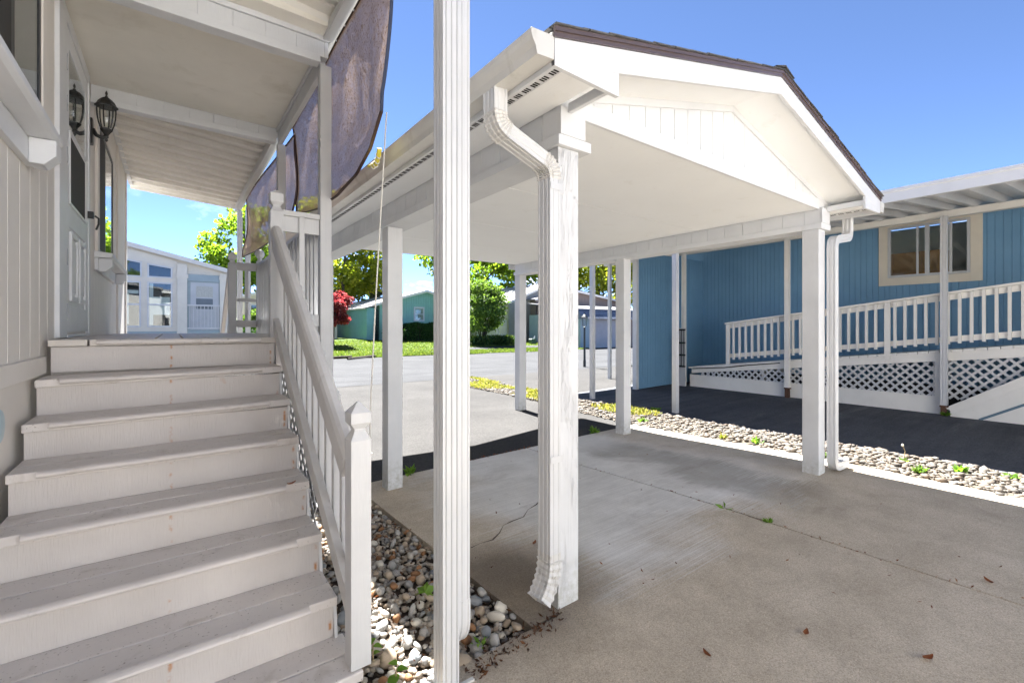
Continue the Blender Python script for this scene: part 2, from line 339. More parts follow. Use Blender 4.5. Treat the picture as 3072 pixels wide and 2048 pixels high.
def fin(o, bevel, smooth, seg=2):
    if smooth:
        for p in o.data.polygons: p.use_smooth = True
    if bevel:
        b = o.modifiers.new('edge', 'BEVEL'); b.width = bevel; b.segments = seg; b.limit_method = 'ANGLE'; b.angle_limit = R(40)
def thing(name, label, cat, loc=(0, 0, 0), group=None):
    o = bpy.data.objects.new(name, None); COL.objects.link(o); o.location = loc; o.empty_display_size = .2
    ORG[o.name] = tuple(loc); o['label'] = label; o['category'] = cat
    if group: o['group'] = group
    return o
def single(name, mb, mat, label, cat, loc=None, group=None, bevel=0, smooth=False):
    if loc is None:
        a = np.array(mb.v); loc = (float(a[:, 0].mean()), float(a[:, 1].mean()), float(a[:, 2].min()))
    o = mesh_obj(name, mb, mat, loc); o.location = loc; ORG[o.name] = tuple(loc)
    o['label'] = label; o['category'] = cat
    if group: o['group'] = group
    fin(o, bevel, smooth); return o
def struct(name, mb, mat, kind='structure', smooth=False):
    o = mesh_obj(name, mb, mat); o['kind'] = kind; fin(o, 0, smooth); return o
def grid(xs, ys, fz, mb=None):
    mb = mb or MB(); nx, ny = len(xs), len(ys)
    return mb.add([(x, y, fz(x, y)) for y in ys for x in xs], [(j * nx + i, j * nx + i + 1, (j + 1) * nx + i + 1, (j + 1) * nx + i) for j in range(ny - 1) for i in range(nx - 1)])
def lin(a, b, n): return [a + (b - a) * i / (n - 1) for i in range(n)]
def ribbed(w, d, nw, nd, dep=.004, frac=.45):
    """closed rectangular outline with shallow flutes on every side (downspout / column section)"""
    pts = []
    def side(ax, ay, bx, by, n, nx, ny):
        for k in range(n):
            for t, e in ((k + .5 - frac / 2, 0), (k + .5 - frac / 4, 1), (k + .5 + frac / 4, 1), (k + .5 + frac / 2, 0)):
                q = t / n; pts.append((ax + (bx - ax) * q - nx * e * dep, ay + (by - ay) * q - ny * e * dep))
    c = [(-w / 2, -d / 2), (w / 2, -d / 2), (w / 2, d / 2), (-w / 2, d / 2)]
    for i, (n, nx, ny) in enumerate(((nw, 0, -1), (nd, 1, 0), (nw, 0, 1), (nd, -1, 0))):
        pts.append(c[i]); side(*c[i], *c[(i + 1) % 4], n, nx, ny)
    return pts
def grooved(mb, o, u, up, nrm, width, hfun, sp, first=0.0, gw=.008, gd=.006):
    """vertical-groove board siding as real relief: o origin, u along, up, nrm outward; hfun(s)->(z0,z1)"""
    o = Vector(o); u = Vector(u); nrm = Vector(nrm); up = Vector(up)
    ss = [(0, 0)]; s_ = first
    while s_ < width - gw:
        if s_ > gw: ss += [(s_ - gw / 2, 0), (s_ - gw / 4, -gd), (s_ + gw / 4, -gd), (s_ + gw / 2, 0)]
        s_ += sp
    ss.append((width, 0)); v = []
    for t, e in ss:
        z0, z1 = hfun(t); v += [o + u * t + nrm * e + up * z0, o + u * t + nrm * e + up * z1]
    mb.add(v, [(2 * i, 2 * i + 2, 2 * i + 3, 2 * i + 1) for i in range(len(ss) - 1)]); return mb
def clapboard(mb, o, u, nrm, width, z0, z1, sp, dep=.012, hfun=None):
    o = Vector(o); u = Vector(u); nrm = Vector(nrm); z = z0
    while z < z1 - 1e-4:
        zt = min(z + sp, z1)
        a = 0; c = width
        if hfun: a, c = hfun((z + zt) / 2)
        if c - a > .05:
            p = [o + u * a + nrm * dep, o + u * c + nrm * dep, o + u * c, o + u * a, o + u * a, o + u * c]
            for q, zz in zip(p, (z, z, zt, zt, z, z)): q.z = zz
            mb.add(p, [(0, 1, 2, 3), (0, 4, 5, 1)])
        z += sp
    return mb
def clip_line(poly, p, d):
    """t-interval of line p+t d inside convex poly (2D)"""
    t0, t1 = -1e9, 1e9; n = len(poly); ar = sum(poly[i][0] * poly[(i + 1) % n][1] - poly[(i + 1) % n][0] * poly[i][1] for i in range(n))
    sg = 1 if ar > 0 else -1
    for i in range(n):
        ax, ay = poly[i]; bx, by = poly[(i + 1) % n]; nx, ny = -(by - ay) * sg, (bx - ax) * sg
        num = (ax - p[0]) * nx + (ay - p[1]) * ny; den = d[0] * nx + d[1] * ny
        if abs(den) < 1e-9:
            if num > 0: return None
            continue
        t = num / den
        if den > 0: t0 = max(t0, t)
        else: t1 = min(t1, t)
    return (t0, t1) if t1 - t0 > .02 else None
def lattice(mb, poly, x, sp=.1, w=.036, th=.006, axis='x'):
    """diagonal lath lattice in the Y-Z plane at x"""
    k = math.sqrt(.5)
    for layer, d in enumerate(((k, k), (k, -k))):
        nv = (-d[1], d[0]); vals = [q[0] * nv[0] + q[1] * nv[1] for q in poly]
        c = math.floor(min(vals) / sp) * sp
        while c < max(vals):
            p = (nv[0] * c, nv[1] * c); t = clip_line(poly, p, d)
            if t:
                a = (p[0] + d[0] * t[0], p[1] + d[1] * t[0]); b = (p[0] + d[0] * t[1], p[1] + d[1] * t[1])
                xx = x + layer * (th + .0006)
                mb.bar((xx, a[0], a[1]), (xx, b[0], b[1]), th, w, up=(0, nv[0], nv[1]))
            c += sp
    return mb
# ================================================================== GROUND
def fine(a, b, st): return lin(a, b, max(2, int(round((b - a) / st)) + 1))
xs = sorted(set([-400, -200, -100, -60] + fine(-40, -6, 2) + fine(-5, 14, .5) + fine(15, 45, 1) + [60, 90, 140, 220, 400]))
ys = sorted(set([-200, -80, -30, -12] + fine(-6, 14, .5) + fine(15, 40, 1) + [50, 70, 100, 150, 250, 400]))
struct('ground', grid(xs, ys, lambda x, y: gz(x, y) - .09), 'soil')
# concrete carport slab: thick sheet with real edges and a tooled centre joint
def slab_sheet(mb, xs, ys, dz=0.0, th=.10):
    grid(xs, ys, lambda x, y: gz(x, y) + dz, mb)
    for (seq, hor) in (((ys[0], xs), 1), ((ys[-1], xs), 1), ((xs[0], ys), 0), ((xs[-1], ys), 0)):
        c, t = seq
        for a, b in zip(t, t[1:]):
            p, q = ((a, c), (b, c)) if hor else ((c, a), (c, b))
            mb.add([(*p, gz(*p) + dz), (*q, gz(*q) + dz), (*q, gz(*q) + dz - th), (*p, gz(*p) + dz - th)], [(0, 1, 2, 3)])
    return mb
sl = MB()
JX = 3.545
slab_sheet(sl, fine(1.425, 1.62, .1), fine(1.762, 4.47, .27))
slab_sheet(sl, fine(1.62, JX - .008, .27), fine(-2.2, 4.47, .27))
slab_sheet(sl, fine(JX + .008, 5.625, .26), fine(-2.2, 4.47, .27))
slab_sheet(sl, fine(.93, 1.62, .23), fine(-2.2, 1.747, .27))
slab_sheet(sl, fine(-7, .925, .35), fine(-2.2, 1.62, .3))
struct('carport_slab', sl, 'concrete')
struct('unseen_rear_drive', grid(fine(-14, 5.6, .7), fine(-16, -2.21, .6), lambda x, y: gz(x, y) - .012), 'asphalt')  # unseen ground, set dark to lower the bounce onto upright white faces
struct('joint_filler', grid([JX - .012, JX + .012], fine(-2.2, 4.46, .27), lambda x, y: gz(x, y) - .012), 'soil')
struct('driveway', grid(fine(1.0, 6.1, .35), fine(4.475, 12.05, .4), lambda x, y: gz(x, y) - .012), 'asphalt')
struct('side_driveway', grid(fine(6.54, 12, .3), fine(-5, 7.62, .5), lambda x, y: gz(x, y) - .008), 'asphalt_dark')
struct('apron', grid(fine(6.7, 14.5, .4), fine(7.62, 12.04, .4), lambda x, y: gz(x, y) - .008), 'asphalt')
struct('road', grid([-60, -40, -25] + fine(-15, 40, 1.2) + [60, 100], fine(12.05, 23.0, .8), lambda x, y: gz(x, y) - .012 + .004 * (1 if x > -1 else 1)), 'road')
def edge_y(x): return 23.0 + .35 * math.sin(x * .3) + .25 * math.sin(x * 1.3)
lw = MB()
cols = fine(-30, 24.2, .6)
rows = lin(0, 1, 26)
lw.add([(x, edge_y(x) + (46 - edge_y(x)) * t ** 1.6, gz(x, edge_y(x) + (46 - edge_y(x)) * t ** 1.6) + .01) for t in rows for x in cols],
       [(j * len(cols) + i, j * len(cols) + i + 1, (j + 1) * len(cols) + i + 1, (j + 1) * len(cols) + i) for j in range(25) for i in range(len(cols) - 1)])
struct('lawn', lw, 'lawn', smooth=True)
struct('garden_path', grid(fine(13.3, 22.5, .5), fine(25.6, 26.9, .3), lambda x, y: gz(x, y) + .03), 'road')
struct('garage_drive', grid(fine(24, 45, 1), fine(22.9, 24.1, .4), lambda x, y: gz(x, y) - .002), 'asphalt')
# ================================================================== HOUSE (left)
HX0 = -.6
h = thing('beige_house', 'beige grooved-board house wall beside the porch steps, with a white door', 'house', (HX0, 6, 0))
def grooved_yz(mb, x, y0, y1, z0, z1, sp, sgn=1, first=None, gw=.008, gd=.006):
    return grooved(mb, (x, y0, 0), (0, 1, 0), (0, 0, 1), (sgn, 0, 0), y1 - y0, lambda s: (z0, z1), sp, sp * .5 if first is None else first, gw, gd)
m = MB(); grooved_yz(m, HX0, -3, 9.3, 1.285, 4.05, .2032, 1, .125, .009, .004); m.box(-5.5, HX0 - .012, -3, 9.3, 1.0, 4.05)
part('wall', m, 'siding_beige', h)
m = MB(); m.box(HX0 - .005, HX0 + .022, -3, 3.675, 1.19, 1.287); part('trim_band', m, 'siding_beige', h, .004)
m = MB(); m.box(-5.4, HX0 - .016, -3, 9.28, -.1, 1.2); part('skirting', m, 'siding_beige', h)
m = MB(); m.box(HX0 - .02, HX0 + .02, 7.95, 8.03, 1.3, 4.0); m.box(HX0 - .1, HX0 + .02, 9.3, 9.42, .1, 4.05); part('corner_trim', m, 'siding_beige', h, .004)
m = MB(); m.prism([(-6.0, 4.9), (-5.9, 5.0), (-.55, 4.16), (-.55, 4.06), (-6.0, 4.8)], 'y', -3.4, 9.7); part('roof', m, 'shingle_grey', h)
def house_window(y0, y1, z0, z1, sill_y0, sill_y1, sz, mull):
    fr = MB(); x0, x1 = HX0 + .001, HX0 + .016; t = .045
    fr.box(x0, x1, y0, y0 + t, z0, z1); fr.box(x0, x1, y1 - t, y1, z0, z1); fr.box(x0, x1, y0 + t, y1 - t, z0, z0 + t); fr.box(x0, x1, y0 + t, y1 - t, z1 - t, z1)
    for yy in mull: fr.box(x0, x1 - .003, yy - .03, yy + .03, z0 + t, z1 - t)
    w = part('window', fr, 'black_frame', h, .004)
    g = MB(); g.box(x0 + .007, x0 + .010, y0 + t, y1 - t, z0 + t, z1 - t); part('glass', g, 'glass', w)
    d = MB(); d.box(x0 + .001, x0 + .004, y0 + t, y1 - t, z0 + t, z1 - t); part('dark_backing', d, 'dark', w)  # near-black panel stands for the unlit room behind the glass
    sc_ = MB(); sc_.box(x0 + .0105, x0 + .0125, y0 + t, mull[0] - .03, z0 + t, z1 - t); part('screen', sc_, 'screen', w)
    c = MB(); 
    for a, b in ((y0 - .14, y0 - .005), (y1 + .005, y1 + .14)): c.box(HX0 + .001, HX0 + .024, a, b, sz + .002, z1 + .11)
    c.box(HX0 + .001, HX0 + .024, y0 - .005, y1 + .005, z1 + .004, z1 + .11)
    part('casing', c, 'siding_beige', w, .003)
    s = MB(); s.prism([(HX0, sz - .05), (HX0 + .115, sz - .05), (HX0 + .135, sz - .035), (HX0 + .135, sz - .004), (HX0, sz + .012)], 'y', sill_y0, sill_y1)
    s.box(HX0, HX0 + .03, sill_y0 + .02, sill_y1 - .02, sz - .17, sz - .052)
    sl_ = part('sill', s, 'trim_long', w, .004)
    for yy in (sill_y0 + .03, sill_y1 - .15):
        k = MB(); k.prism([(HX0 + .031, sz - .18), (HX0 + .085, sz - .18), (HX0 + .13, sz - .13), (HX0 + .13, sz - .053), (HX0 + .031, sz - .053)], 'y', yy, yy + .12)
        part('corbel', k, 'trim_long', sl_, .004)
    return w
house_window(1.7, 3.58, 2.46, 3.85, 1.2, 3.36, 2.44, [3.04])
house_window(6.03, 7.35, 2.19, 3.46, 5.84, 7.62, 2.17, [6.60])
# door
DY0, DY1, DZ0, DZ1 = 4.30, 5.30, 1.40, 3.53
df = MB(); df.box(HX0 - .02, HX0 + .024, 4.04, DY0 - .005, 1.385, 3.62); df.box(HX0 - .02, HX0 + .024, DY1 + .005, 5.37, 1.385, 3.62); df.box(HX0 - .02, HX0 + .024, DY0 - .005, DY1 + .005, 3.535, 3.62)
df.box(HX0 - .02, HX0 + .03, DY0, DY1, 1.383, 1.40)
door = part('door', df, 'trim_white', h, .004)
lf = MB(); a, b = HX0 + .001, HX0 + .016; st = .125
lf.box(a, b, DY0, DY0 + st, DZ0 + .02, DZ1); lf.box(a, b, DY1 - st, DY1, DZ0 + .02, DZ1)
for z0, z1 in ((1.42, 1.60), (2.16, 2.34), (2.815, 2.865), (3.40, DZ1)): lf.box(a, b, DY0 + st, DY1 - st, z0, z1)
lf.box(a, b - .008, DY0 + st, DY1 - st, 1.60, 2.16)
part('door_leaf', lf, 'trim_white', door, .003)
for y0, y1 in ((DY0 + .16, DY0 + .46), (DY0 + .54, DY1 - .16)):
    k = MB(); fx = b - .0075
    for q in ((y0, y0 + .035, 1.64, 2.13), (y1 - .035, y1, 1.64, 2.13), (y0 + .035, y1 - .035, 1.64, 1.675), (y0 + .035, y1 - .035, 2.095, 2.13)): k.box(fx, fx + .018, *q)
    k.box(fx, fx + .01, y0 + .06, y1 - .06, 1.70, 2.07); part('panel_moulding', k, 'trim_white', door, .004)
g = MB(); g.box(a + .009, a + .012, DY0 + st, DY1 - st, 2.866, 3.40); part('glass', g, 'glass', door)
g = MB(); g.box(a + .001, a + .006, DY0 + st, DY1 - st, 2.866, 3.40); part('dark_backing', g, 'screen', door)  # dark panel behind the upper pane stands for the unlit interior
g = MB(); g.box(a + .008, a + .012, DY0 + st, DY1 - st, 2.341, 2.814); part('screen', g, 'screen', door)
fr = MB()
for q in ((DY0 + st - .02, DY0 + st, 2.33, 2.83), (DY1 - st, DY1 - st + .02, 2.33, 2.83), (DY0 + st - .02, DY1 - st + .02, 2.312, 2.33)): fr.box(b, b + .01, *q)
part('screen_frame', fr, 'metal_white', door, .002)
hd = MB(); hd.box(b, b + .045, DY1 - .085, DY1 - .04, 2.375, 2.43); hd.tube([(b + .05, DY1 - .06, 2.40), (b + .075, DY1 - .06, 2.38), (b + .075, DY1 - .065, 2.33), (b + .06, DY1 - .07, 2.28)], .008)
part('door_handle', hd, 'black_metal', door, .004)
for zz in (1.56, 1.93, 2.62, 2.97, 3.25):
    k = MB(); k.tube([(b + .006, DY0 - .012, zz - .055), (b + .006, DY0 - .012, zz + .055)], .007)
    for i in range(5): k.box(b - .001, b + .0015, DY0 - .03, DY0 + .01, zz - .05 + i * .022, zz - .041 + i * .022)
    part('hinge', k, 'grey_metal', door)
m = MB(); m.lathe([(.085, 0), (.085, .012), (.07, .026), (.02, .032)], (0, 0, 0), 24)
m.v = [(HX0 - .016 + z, 2.86 + x, 1.03 + y) for x, y, z in m.v]
part('vent_cover', m, 'pale_blue', h, label='round pale blue plastic cover on the skirting')
# ---------------------------------------------------------------- wall lantern
LY, LX = 5.50, HX0 + .118
def shrink(mb): mb.v = [(LX + (x - LX) * .74, LY + (y - LY) * .74, 3.19 + (z - 3.19) * .92) for x, y, z in mb.v]
ln = thing('wall_lantern', 'black carriage lantern with clear glass on the wall just past the white door', 'lamp', (HX0, LY, 3.1))
m = MB(); m.prism([(LY - .045, 3.08), (LY + .045, 3.08), (LY + .05, 3.12), (LY + .05, 3.26), (LY + .03, 3.31), (LY - .03, 3.31), (LY - .05, 3.26), (LY - .05, 3.12)], 'x', HX0 + .001, HX0 + .028); part('back_plate', m, 'black_metal', ln, .006)
m = MB(); m.tube([(HX0 + .025, LY, 3.22), (HX0 + .05, LY, 3.17), (HX0 + .085, LY, 3.155), (LX - .01, LY, 3.165), (LX, LY, 3.19)], .017, 8); m.lathe([(.004, -.05), (.013, -.035), (.008, -.022), (.016, -.012), (.016, .01), (.01, .02)], (LX, LY, 3.175), 12); part('arm', m, 'black_metal', ln, smooth=True)
m = MB(); m.lathe([(.022, 0), (.035, .02), (.058, .045), (.062, .06), (.05, .065)], (LX, LY, 3.185), 6); shrink(m); part('cup', m, 'black_metal', ln)
ribs = MB()
prof = [(.056, 3.25), (.074, 3.30), (.086, 3.36), (.09, 3.42), (.089, 3.46)]
for k in range(6):
    an = 2 * math.pi * k / 6 + .3; ribs.tube([(LX + r * math.cos(an), LY + r * math.sin(an), z) for r, z in prof], .0075, 6)
shrink(ribs); part('cage', ribs, 'black_metal', ln)
m = MB(); m.lathe([(r * .97 - .003, z - 3.25) for r, z in prof], (LX, LY, 3.25), 24); shrink(m); part('lamp_glass', m, 'lamp_glass', ln, smooth=True)
m = MB(); m.lathe([(.112, 0), (.115, .012), (.095, .03), (.078, .06), (.05, .085), (.03, .09), (.022, .1)], (LX, LY, 3.455), 6); shrink(m); part('cap', m, 'black_metal', ln, .002)
m = MB(); m.lathe([(.006, 0), (.016, .008), (.006, .02), (.012, .032), (.013, .042), (.002, .068)], (LX, LY, 3.553), 12); shrink(m); part('finial', m, 'black_metal', ln, smooth=True)
m = MB(); m.lathe([(.012, 0), (.014, .03), (.028, .065), (.03, .09), (.018, .115), (.003, .122)], (LX, LY, 3.255), 16); shrink(m); part('bulb', m, 'lamp_glass', ln, smooth=True)
# ================================================================== PORCH STAIRS
SX0, SX1 = -.583, .592
st_ = thing('porch_stairs', 'seven beige-grey wooden steps rising to the porch with a white railing', 'stairs', (0, 2.8, 0))
def TY(k): return 3.67 - .26 * k
def TZ(k): return 1.38 - .188 * k
def tilt(k): return {1: .016, 2: .018, 3: .004}.get(k, 0)
for k in range(1, 8):
    y0 = TY(k); z = TZ(k); q = tilt(k); t = MB(); xr = SX1 + .03 if k == 7 else SX1
    for ya, yb in ((y0, y0 + .137), (y0 + .142, y0 + .288)):
        if k == 7 and ya > y0 + .1:
            pass
        t.hexa([(SX0, ya, z - .042 - q), (xr, ya, z - .042), (xr, yb, z - .042), (SX0, yb, z - .042 - q), (SX0, ya, z - q), (xr, ya, z), (xr, yb, z), (SX0, yb, z - q)])
    tr = part('tread', t, 'deck_paint', st_, .006)
    n = 8; prof = [(0, -.033)] + [(-.034 * math.sin(math.pi * i / n), -.016 - .017 * math.cos(math.pi * i / n)) for i in range(n + 1)]
    nz = MB(); f0 = (SX1 + .484) / (SX1 - SX0)
    nz.add([(xx, y0 + u - .0005, z + w + .002 - qq) for xx, qq in ((-.484, q * f0), (.472, q * .1)) for u, w in prof],
           [tuple(range(len(prof)))[::-1], tuple(range(len(prof), 2 * len(prof)))] + [(i, (i + 1) % len(prof), len(prof) + (i + 1) % len(prof), len(prof) + i) for i in range(len(prof))])
    part('nosing', nz, 'deck_paint_x', tr, smooth=False)
    r_ = MB(); yb = TY(k) + .022
    r_.box(SX0 + .006, SX1 - .012, yb, yb + .02, (TZ(k + 1) if k < 7 else -.09) + .001 - tilt(k + 1), z - .043 - q * .5); part('riser', r_, 'riser', st_)
r_ = MB(); r_.box(SX0 + .02, SX1 - .005, 3.69, 3.71, TZ(1) + .0, 1.338); part('riser', r_, 'riser', st_)
sd = MB()
pts = [(1.80, -.1)]
for k in range(7, 0, -1): pts += [(TY(k) + .03, TZ(k) - .046), (TY(k) + .262, TZ(k) - .046)]
pts += [(3.70, TZ(1) - .046), (3.70, .75), (2.35, -.1)]
sd.prism(pts, 'x', SX1 - .011, SX1 + .004); part('stringer', sd, 'newel_paint', st_, .002)
def newel(mb, x, y, hw, z0, z1, head=.075, pyr=.03):
    n = z1 - pyr - head
    mb.sqlathe([(hw, z0), (hw, n - .062), (hw * .55, n - .026), (hw * .55, n - .016), (hw * 1.0, n + .008), (hw * 1.0, n + head), (hw * .12, z1)], x, y)
m = MB(); newel(m, .617, 1.906, .041, .066, 1.145, .05, .042); part('newel_post', m, 'newel_paint', st_, .0015)
RX = .607
def rail_z(y): return 2.155 + (y - 3.71) * .715
pr = [(-.036, -.11), (.036, -.11), (.036, -.042), (.044, -.03), (.044, .002), (.034, .022), (.016, .034), (-.016, .034), (-.034, .022), (-.044, .002), (-.044, -.03), (-.036, -.042)]
m = MB(); m.sweep([(u * .8, w) for u, w in pr], [(RX, 1.952, rail_z(1.952)), (RX, 3.725, rail_z(3.725))]); part('handrail', m, 'rail_paint', st_, .006)
def low_z(y): return 1.47 + (y - 3.72) * .68
m = MB(); m.bar((RX, 1.952, low_z(1.952)), (RX, 3.80, low_z(3.80)), .038, .085); part('lower_rail', m, 'rail_paint', st_, .004)
for i in range(12):
    y = 2.07 + i * .136; m = MB(); zb = low_z(y) - .16; zt = rail_z(y) - .05
    m.hexa([(.632, y - .019, zb), (.668, y - .019, zb), (.668, y + .019, zb + .035), (.632, y + .019, zb + .035), (.632, y - .019, zt - .014), (.668, y - .019, zt - .014), (.668, y + .019, zt + .013), (.632, y + .019, zt + .013)])
    part('baluster', m, 'newel_paint', st_, .003)
# ================================================================== PORCH DECK
dk = thing('porch_deck', 'raised porch deck of weathered painted boards with white picket railing', 'porch', (.15, 5.4, 0))
m = MB(); x = SX0 + .008
edges = [SX0 + .005, -.402, -.244, -.093, .0546, .2, .3416, .4817, .62, .76, .905]
for a, b in zip(edges, edges[1:]): m.box(a + .005, b - .005, 3.67, 7.2, 1.342, 1.38)
part('deck_boards', m, 'deck_paint_y', dk, .003)
n = 8; prof = [(0, -.036)] + [(-.024 * math.sin(math.pi * i / n), -.019 - .017 * math.cos(math.pi * i / n)) for i in range(n + 1)]
m = MB(); m.prism([(3.669 + u, 1.382 + w) for u, w in prof], 'x', -.365, .50); part('nosing', m, 'deck_paint', dk)
m = MB(); m.box(.872, .91, 3.69, 7.19, 1.14, 1.341); m.box(.60, .871, 3.69, 3.72, 1.14, 1.341); m.box(-.58, .871, 7.15, 7.19, 1.14, 1.341); part('rim_board', m, 'deck_paint', dk, .004)
for yy in (3.74, 5.3): m = MB(); m.box(-.57, .86, yy, yy + .04, 1.16, 1.34); part('joist', m, 'riser', dk)
m = MB(); newel(m, .614, 3.765, .044, 1.205, 2.467, .07, .03); part('newel_post', m, 'newel_paint', dk, .0015)
m = MB(); newel(m, .635, 7.12, .046, 1.381, 2.46, .06, .04); part('newel_post', m, 'newel_paint', dk, .0015)
m = MB(); m.box(.92, 1.0, 7.08, 7.16, 1.16, 2.36); m.lathe([(.028, 0), (.03, .02), (.024, .035), (.045, .055), (.06, .09), (.06, .11), (.045, .145), (.01, .165)], (.96, 7.12, 2.36), 16); part('newel_post', m, 'newel_paint', dk, .004, label='railing post topped with a white ball')
m = MB(); m.box(.66, .914, 3.752, 3.79, 2.168, 2.285); m.box(.655, .914, 3.735, 3.80, 2.2855, 2.325); part('front_rail', m, 'newel_paint', dk, .004)
m = MB(); m.box(.66, .914, 3.755, 3.79, 1.46, 1.55); part('bottom_rail', m, 'newel_paint', dk, .004)
m = MB(); m.box(.765, .803, 3.728, 3.7515, 1.30, 2.284); part('baluster', m, 'newel_paint', dk, .003)
for a, b in ((3.815, 5.595), (5.69, 7.075)):
    m = MB(); m.box(.945, .983, a, b, 2.168, 2.285); m.box(.93, 1.0, a, b, 2.2855, 2.325); part('side_rail', m, 'newel_paint', dk, .004)
    m = MB(); m.box(.945, .983, a, b, 1.46, 1.55); part('bottom_rail', m, 'newel_paint', dk, .004)
y = 3.93
while y < 7.05:
    if abs(y - 5.64) > .09:
        m = MB(); m.box(.913, .944, y - .019, y + .019, 1.30, 2.283); part('baluster', m, 'newel_paint', dk, .003)
    y += .131
m = MB(); m.box(.685, .918, 7.10, 7.14, 2.22, 2.325); part('back_rail', m, 'rail_paint', dk, .004)
m = MB(); m.box(.685, .918, 7.10, 7.14, 1.80, 1.845); part('back_rail', m, 'rail_paint', dk, .004)
m = MB(); m.box(.685, .918, 7.10, 7.14, 1.46, 1.55); part('back_rail', m, 'rail_paint', dk, .004)
m = MB(); m.box(.785, .823, 7.141, 7.165, 1.46, 2.30); part('baluster', m, 'newel_paint', dk, .003)
m = MB(); m.bar((.62, 7.16, 2.28), (.62, 8.7, 1.15), .05, .11); m.bar((.62, 7.16, 1.56), (.62, 8.7, .43), .04, .09); m.box(.58, .66, 8.68, 8.76, -.1, 1.25); part('back_handrail', m, 'siding_beige', dk, .004)
m = MB(); lattice(m, [(3.73, -.08), (7.15, -.08), (7.15, 1.14), (3.73, 1.14)], .885, .1); part('lattice', m, 'newel_paint', dk)
m = MB(); lattice(m, [(2.42, -.06), (3.70, -.06), (3.70, .72), (3.55, .72)], .602, .1); part('lattice', m, 'newel_paint', dk)
# ================================================================== PORCH AWNING
aw = thing('porch_awning', 'white metal patio awning over the porch steps with a fluted corner column', 'awning', (.3, 4, 0))
def pan(xa, za, xb, zb, y0, y1, per=.305, rib=.05, th=.003):
    """ribbed metal roof pan: profile in Y, spans from (xa,za) to (xb,zb)"""
    pr = []; y = y0
    while y < y1:
        for dy, dz in ((0, 0), (.003, -rib), (.024, -rib), (.027, -.004), (.037, -.004), (.040, -rib), (.060, -rib), (.063, 0), (.170, 0), (.173, -.014), (.186, -.014), (.189, 0), (per - .001, 0)):
            if y + dy <= y1: pr.append((y + dy, dz))
        y += per
    pr.append((y1, 0)); n = len(pr)
    v = [(xa, p, za + q) for p, q in pr] + [(xb, p, zb + q) for p, q in pr] + [(xa, p, za + q + .02) for p, q in pr] + [(xb, p, zb + q + .02) for p, q in pr]
    f = [(i, i + 1, n + i + 1, n + i) for i in range(n - 1)] + [(2 * n + i, 3 * n + i, 3 * n + i + 1, 2 * n + i + 1) for i in range(n - 1)]
    return MB().add(v, f)
AE = 1.0       # outer edge
part('roof_pan', pan(HX0 + .02, 3.90, AE, 3.765, 5.70, 10.04), 'pan_white', aw)
part('roof_pan', pan(HX0 + .02, 3.90, AE, 3.765, 1.42, 3.70), 'pan_white', aw)
m = MB(); m.hexa([(HX0 + .02, 3.70, 3.955), (AE, 3.70, 3.82), (AE, 5.70, 3.82), (HX0 + .02, 5.70, 3.955), (HX0 + .02, 3.70, 3.975), (AE, 3.70, 3.84), (AE, 5.70, 3.84), (HX0 + .02, 5.70, 3.975)]); part('roof_skin', m, 'pan_white', aw)
m = MB(); m.hexa([(HX0 + .004, 3.805, 3.655), (.93, 3.805, 3.64), (.93, 5.60, 3.64), (HX0 + .004, 5.60, 3.655), (HX0 + .004, 3.805, 3.67), (.93, 3.805, 3.655), (.93, 5.60, 3.655), (HX0 + .004, 5.60, 3.67)]); part('ceiling_panel', m, 'porch_ceil', aw)
m = MB(); m.hexa([(HX0 + .004, 3.56, 3.72), (.93, 3.56, 3.69), (.93, 3.715, 3.69), (HX0 + .004, 3.715, 3.72), (HX0 + .004, 3.56, 3.84), (.93, 3.56, 3.76), (.93, 3.715, 3.76), (HX0 + .004, 3.715, 3.84)]); part('ceiling_panel', m, 'porch_ceil', aw)
for y0 in (3.72, 5.605):
    m = MB(); grooved(m, (HX0 + .003, y0, 0), (1, 0, 0), (0, 0, 1), (0, -1, 0), 1.57, lambda s: (3.545, 3.66), .203, .12, .006, .006)
    m.box(HX0 + .003, .972, y0 + .0065, y0 + .07, 3.545, 3.78)
    cb = part('cross_beam', m, 'siding_white', aw)
    m = MB(); m.box(HX0 + .002, .912, y0 - .016, y0 + .085, 3.488, 3.5445); m.box(HX0 + .002, .975, y0 - .022, y0 - .001, 3.6605, 3.70); part('trim', m, 'trim_long', cb, .004)
m = MB(); m.box(HX0 + .003, HX0 + .04, 5.70, 10.02, 3.86, 3.94); m.box(HX0 + .003, HX0 + .06, 5.70, 10.02, 3.852, 3.8595); part('ledger', m, 'metal_white', aw, .003)
m = MB(); m.box(.932, .976, 3.81, 5.60, 3.475, 3.615); m.box(.915, .931, 3.81, 5.60, 3.60, 3.639); part('edge_beam', m, 'trim_white', aw, .004)
m = MB(); m.box(.93, 1.0, 5.70, 10.0, 3.62, 3.735); part('edge_beam', m, 'metal_white', aw, .004)
m = MB(); m.box(.93, 1.0, 1.44, 3.705, 3.665, 3.735); part('edge_beam', m, 'metal_white', aw, .004)
m = MB(); m.prism([(AE - .012, 3.68), (AE + .04, 3.68), (AE + .055, 3.70), (AE + .055, 3.76), (AE + .065, 3.80), (AE + .065, 3.83), (AE + .05, 3.83), (AE + .04, 3.70), (AE + .004, 3.70), (AE + .004, 3.86), (AE - .012, 3.86)], 'y', 1.4, 10.05); part('gutter', m, 'gutter_white', aw)
m = MB(); m.hexa([(HX0 + .02, 10.04, 3.80), (AE, 10.04, 3.68), (AE, 10.06, 3.68), (HX0 + .02, 10.06, 3.80), (HX0 + .02, 10.04, 3.94), (AE, 10.04, 3.83), (AE, 10.06, 3.83), (HX0 + .02, 10.06, 3.94)]); part('end_fascia', m, 'pan_white', aw, .003)
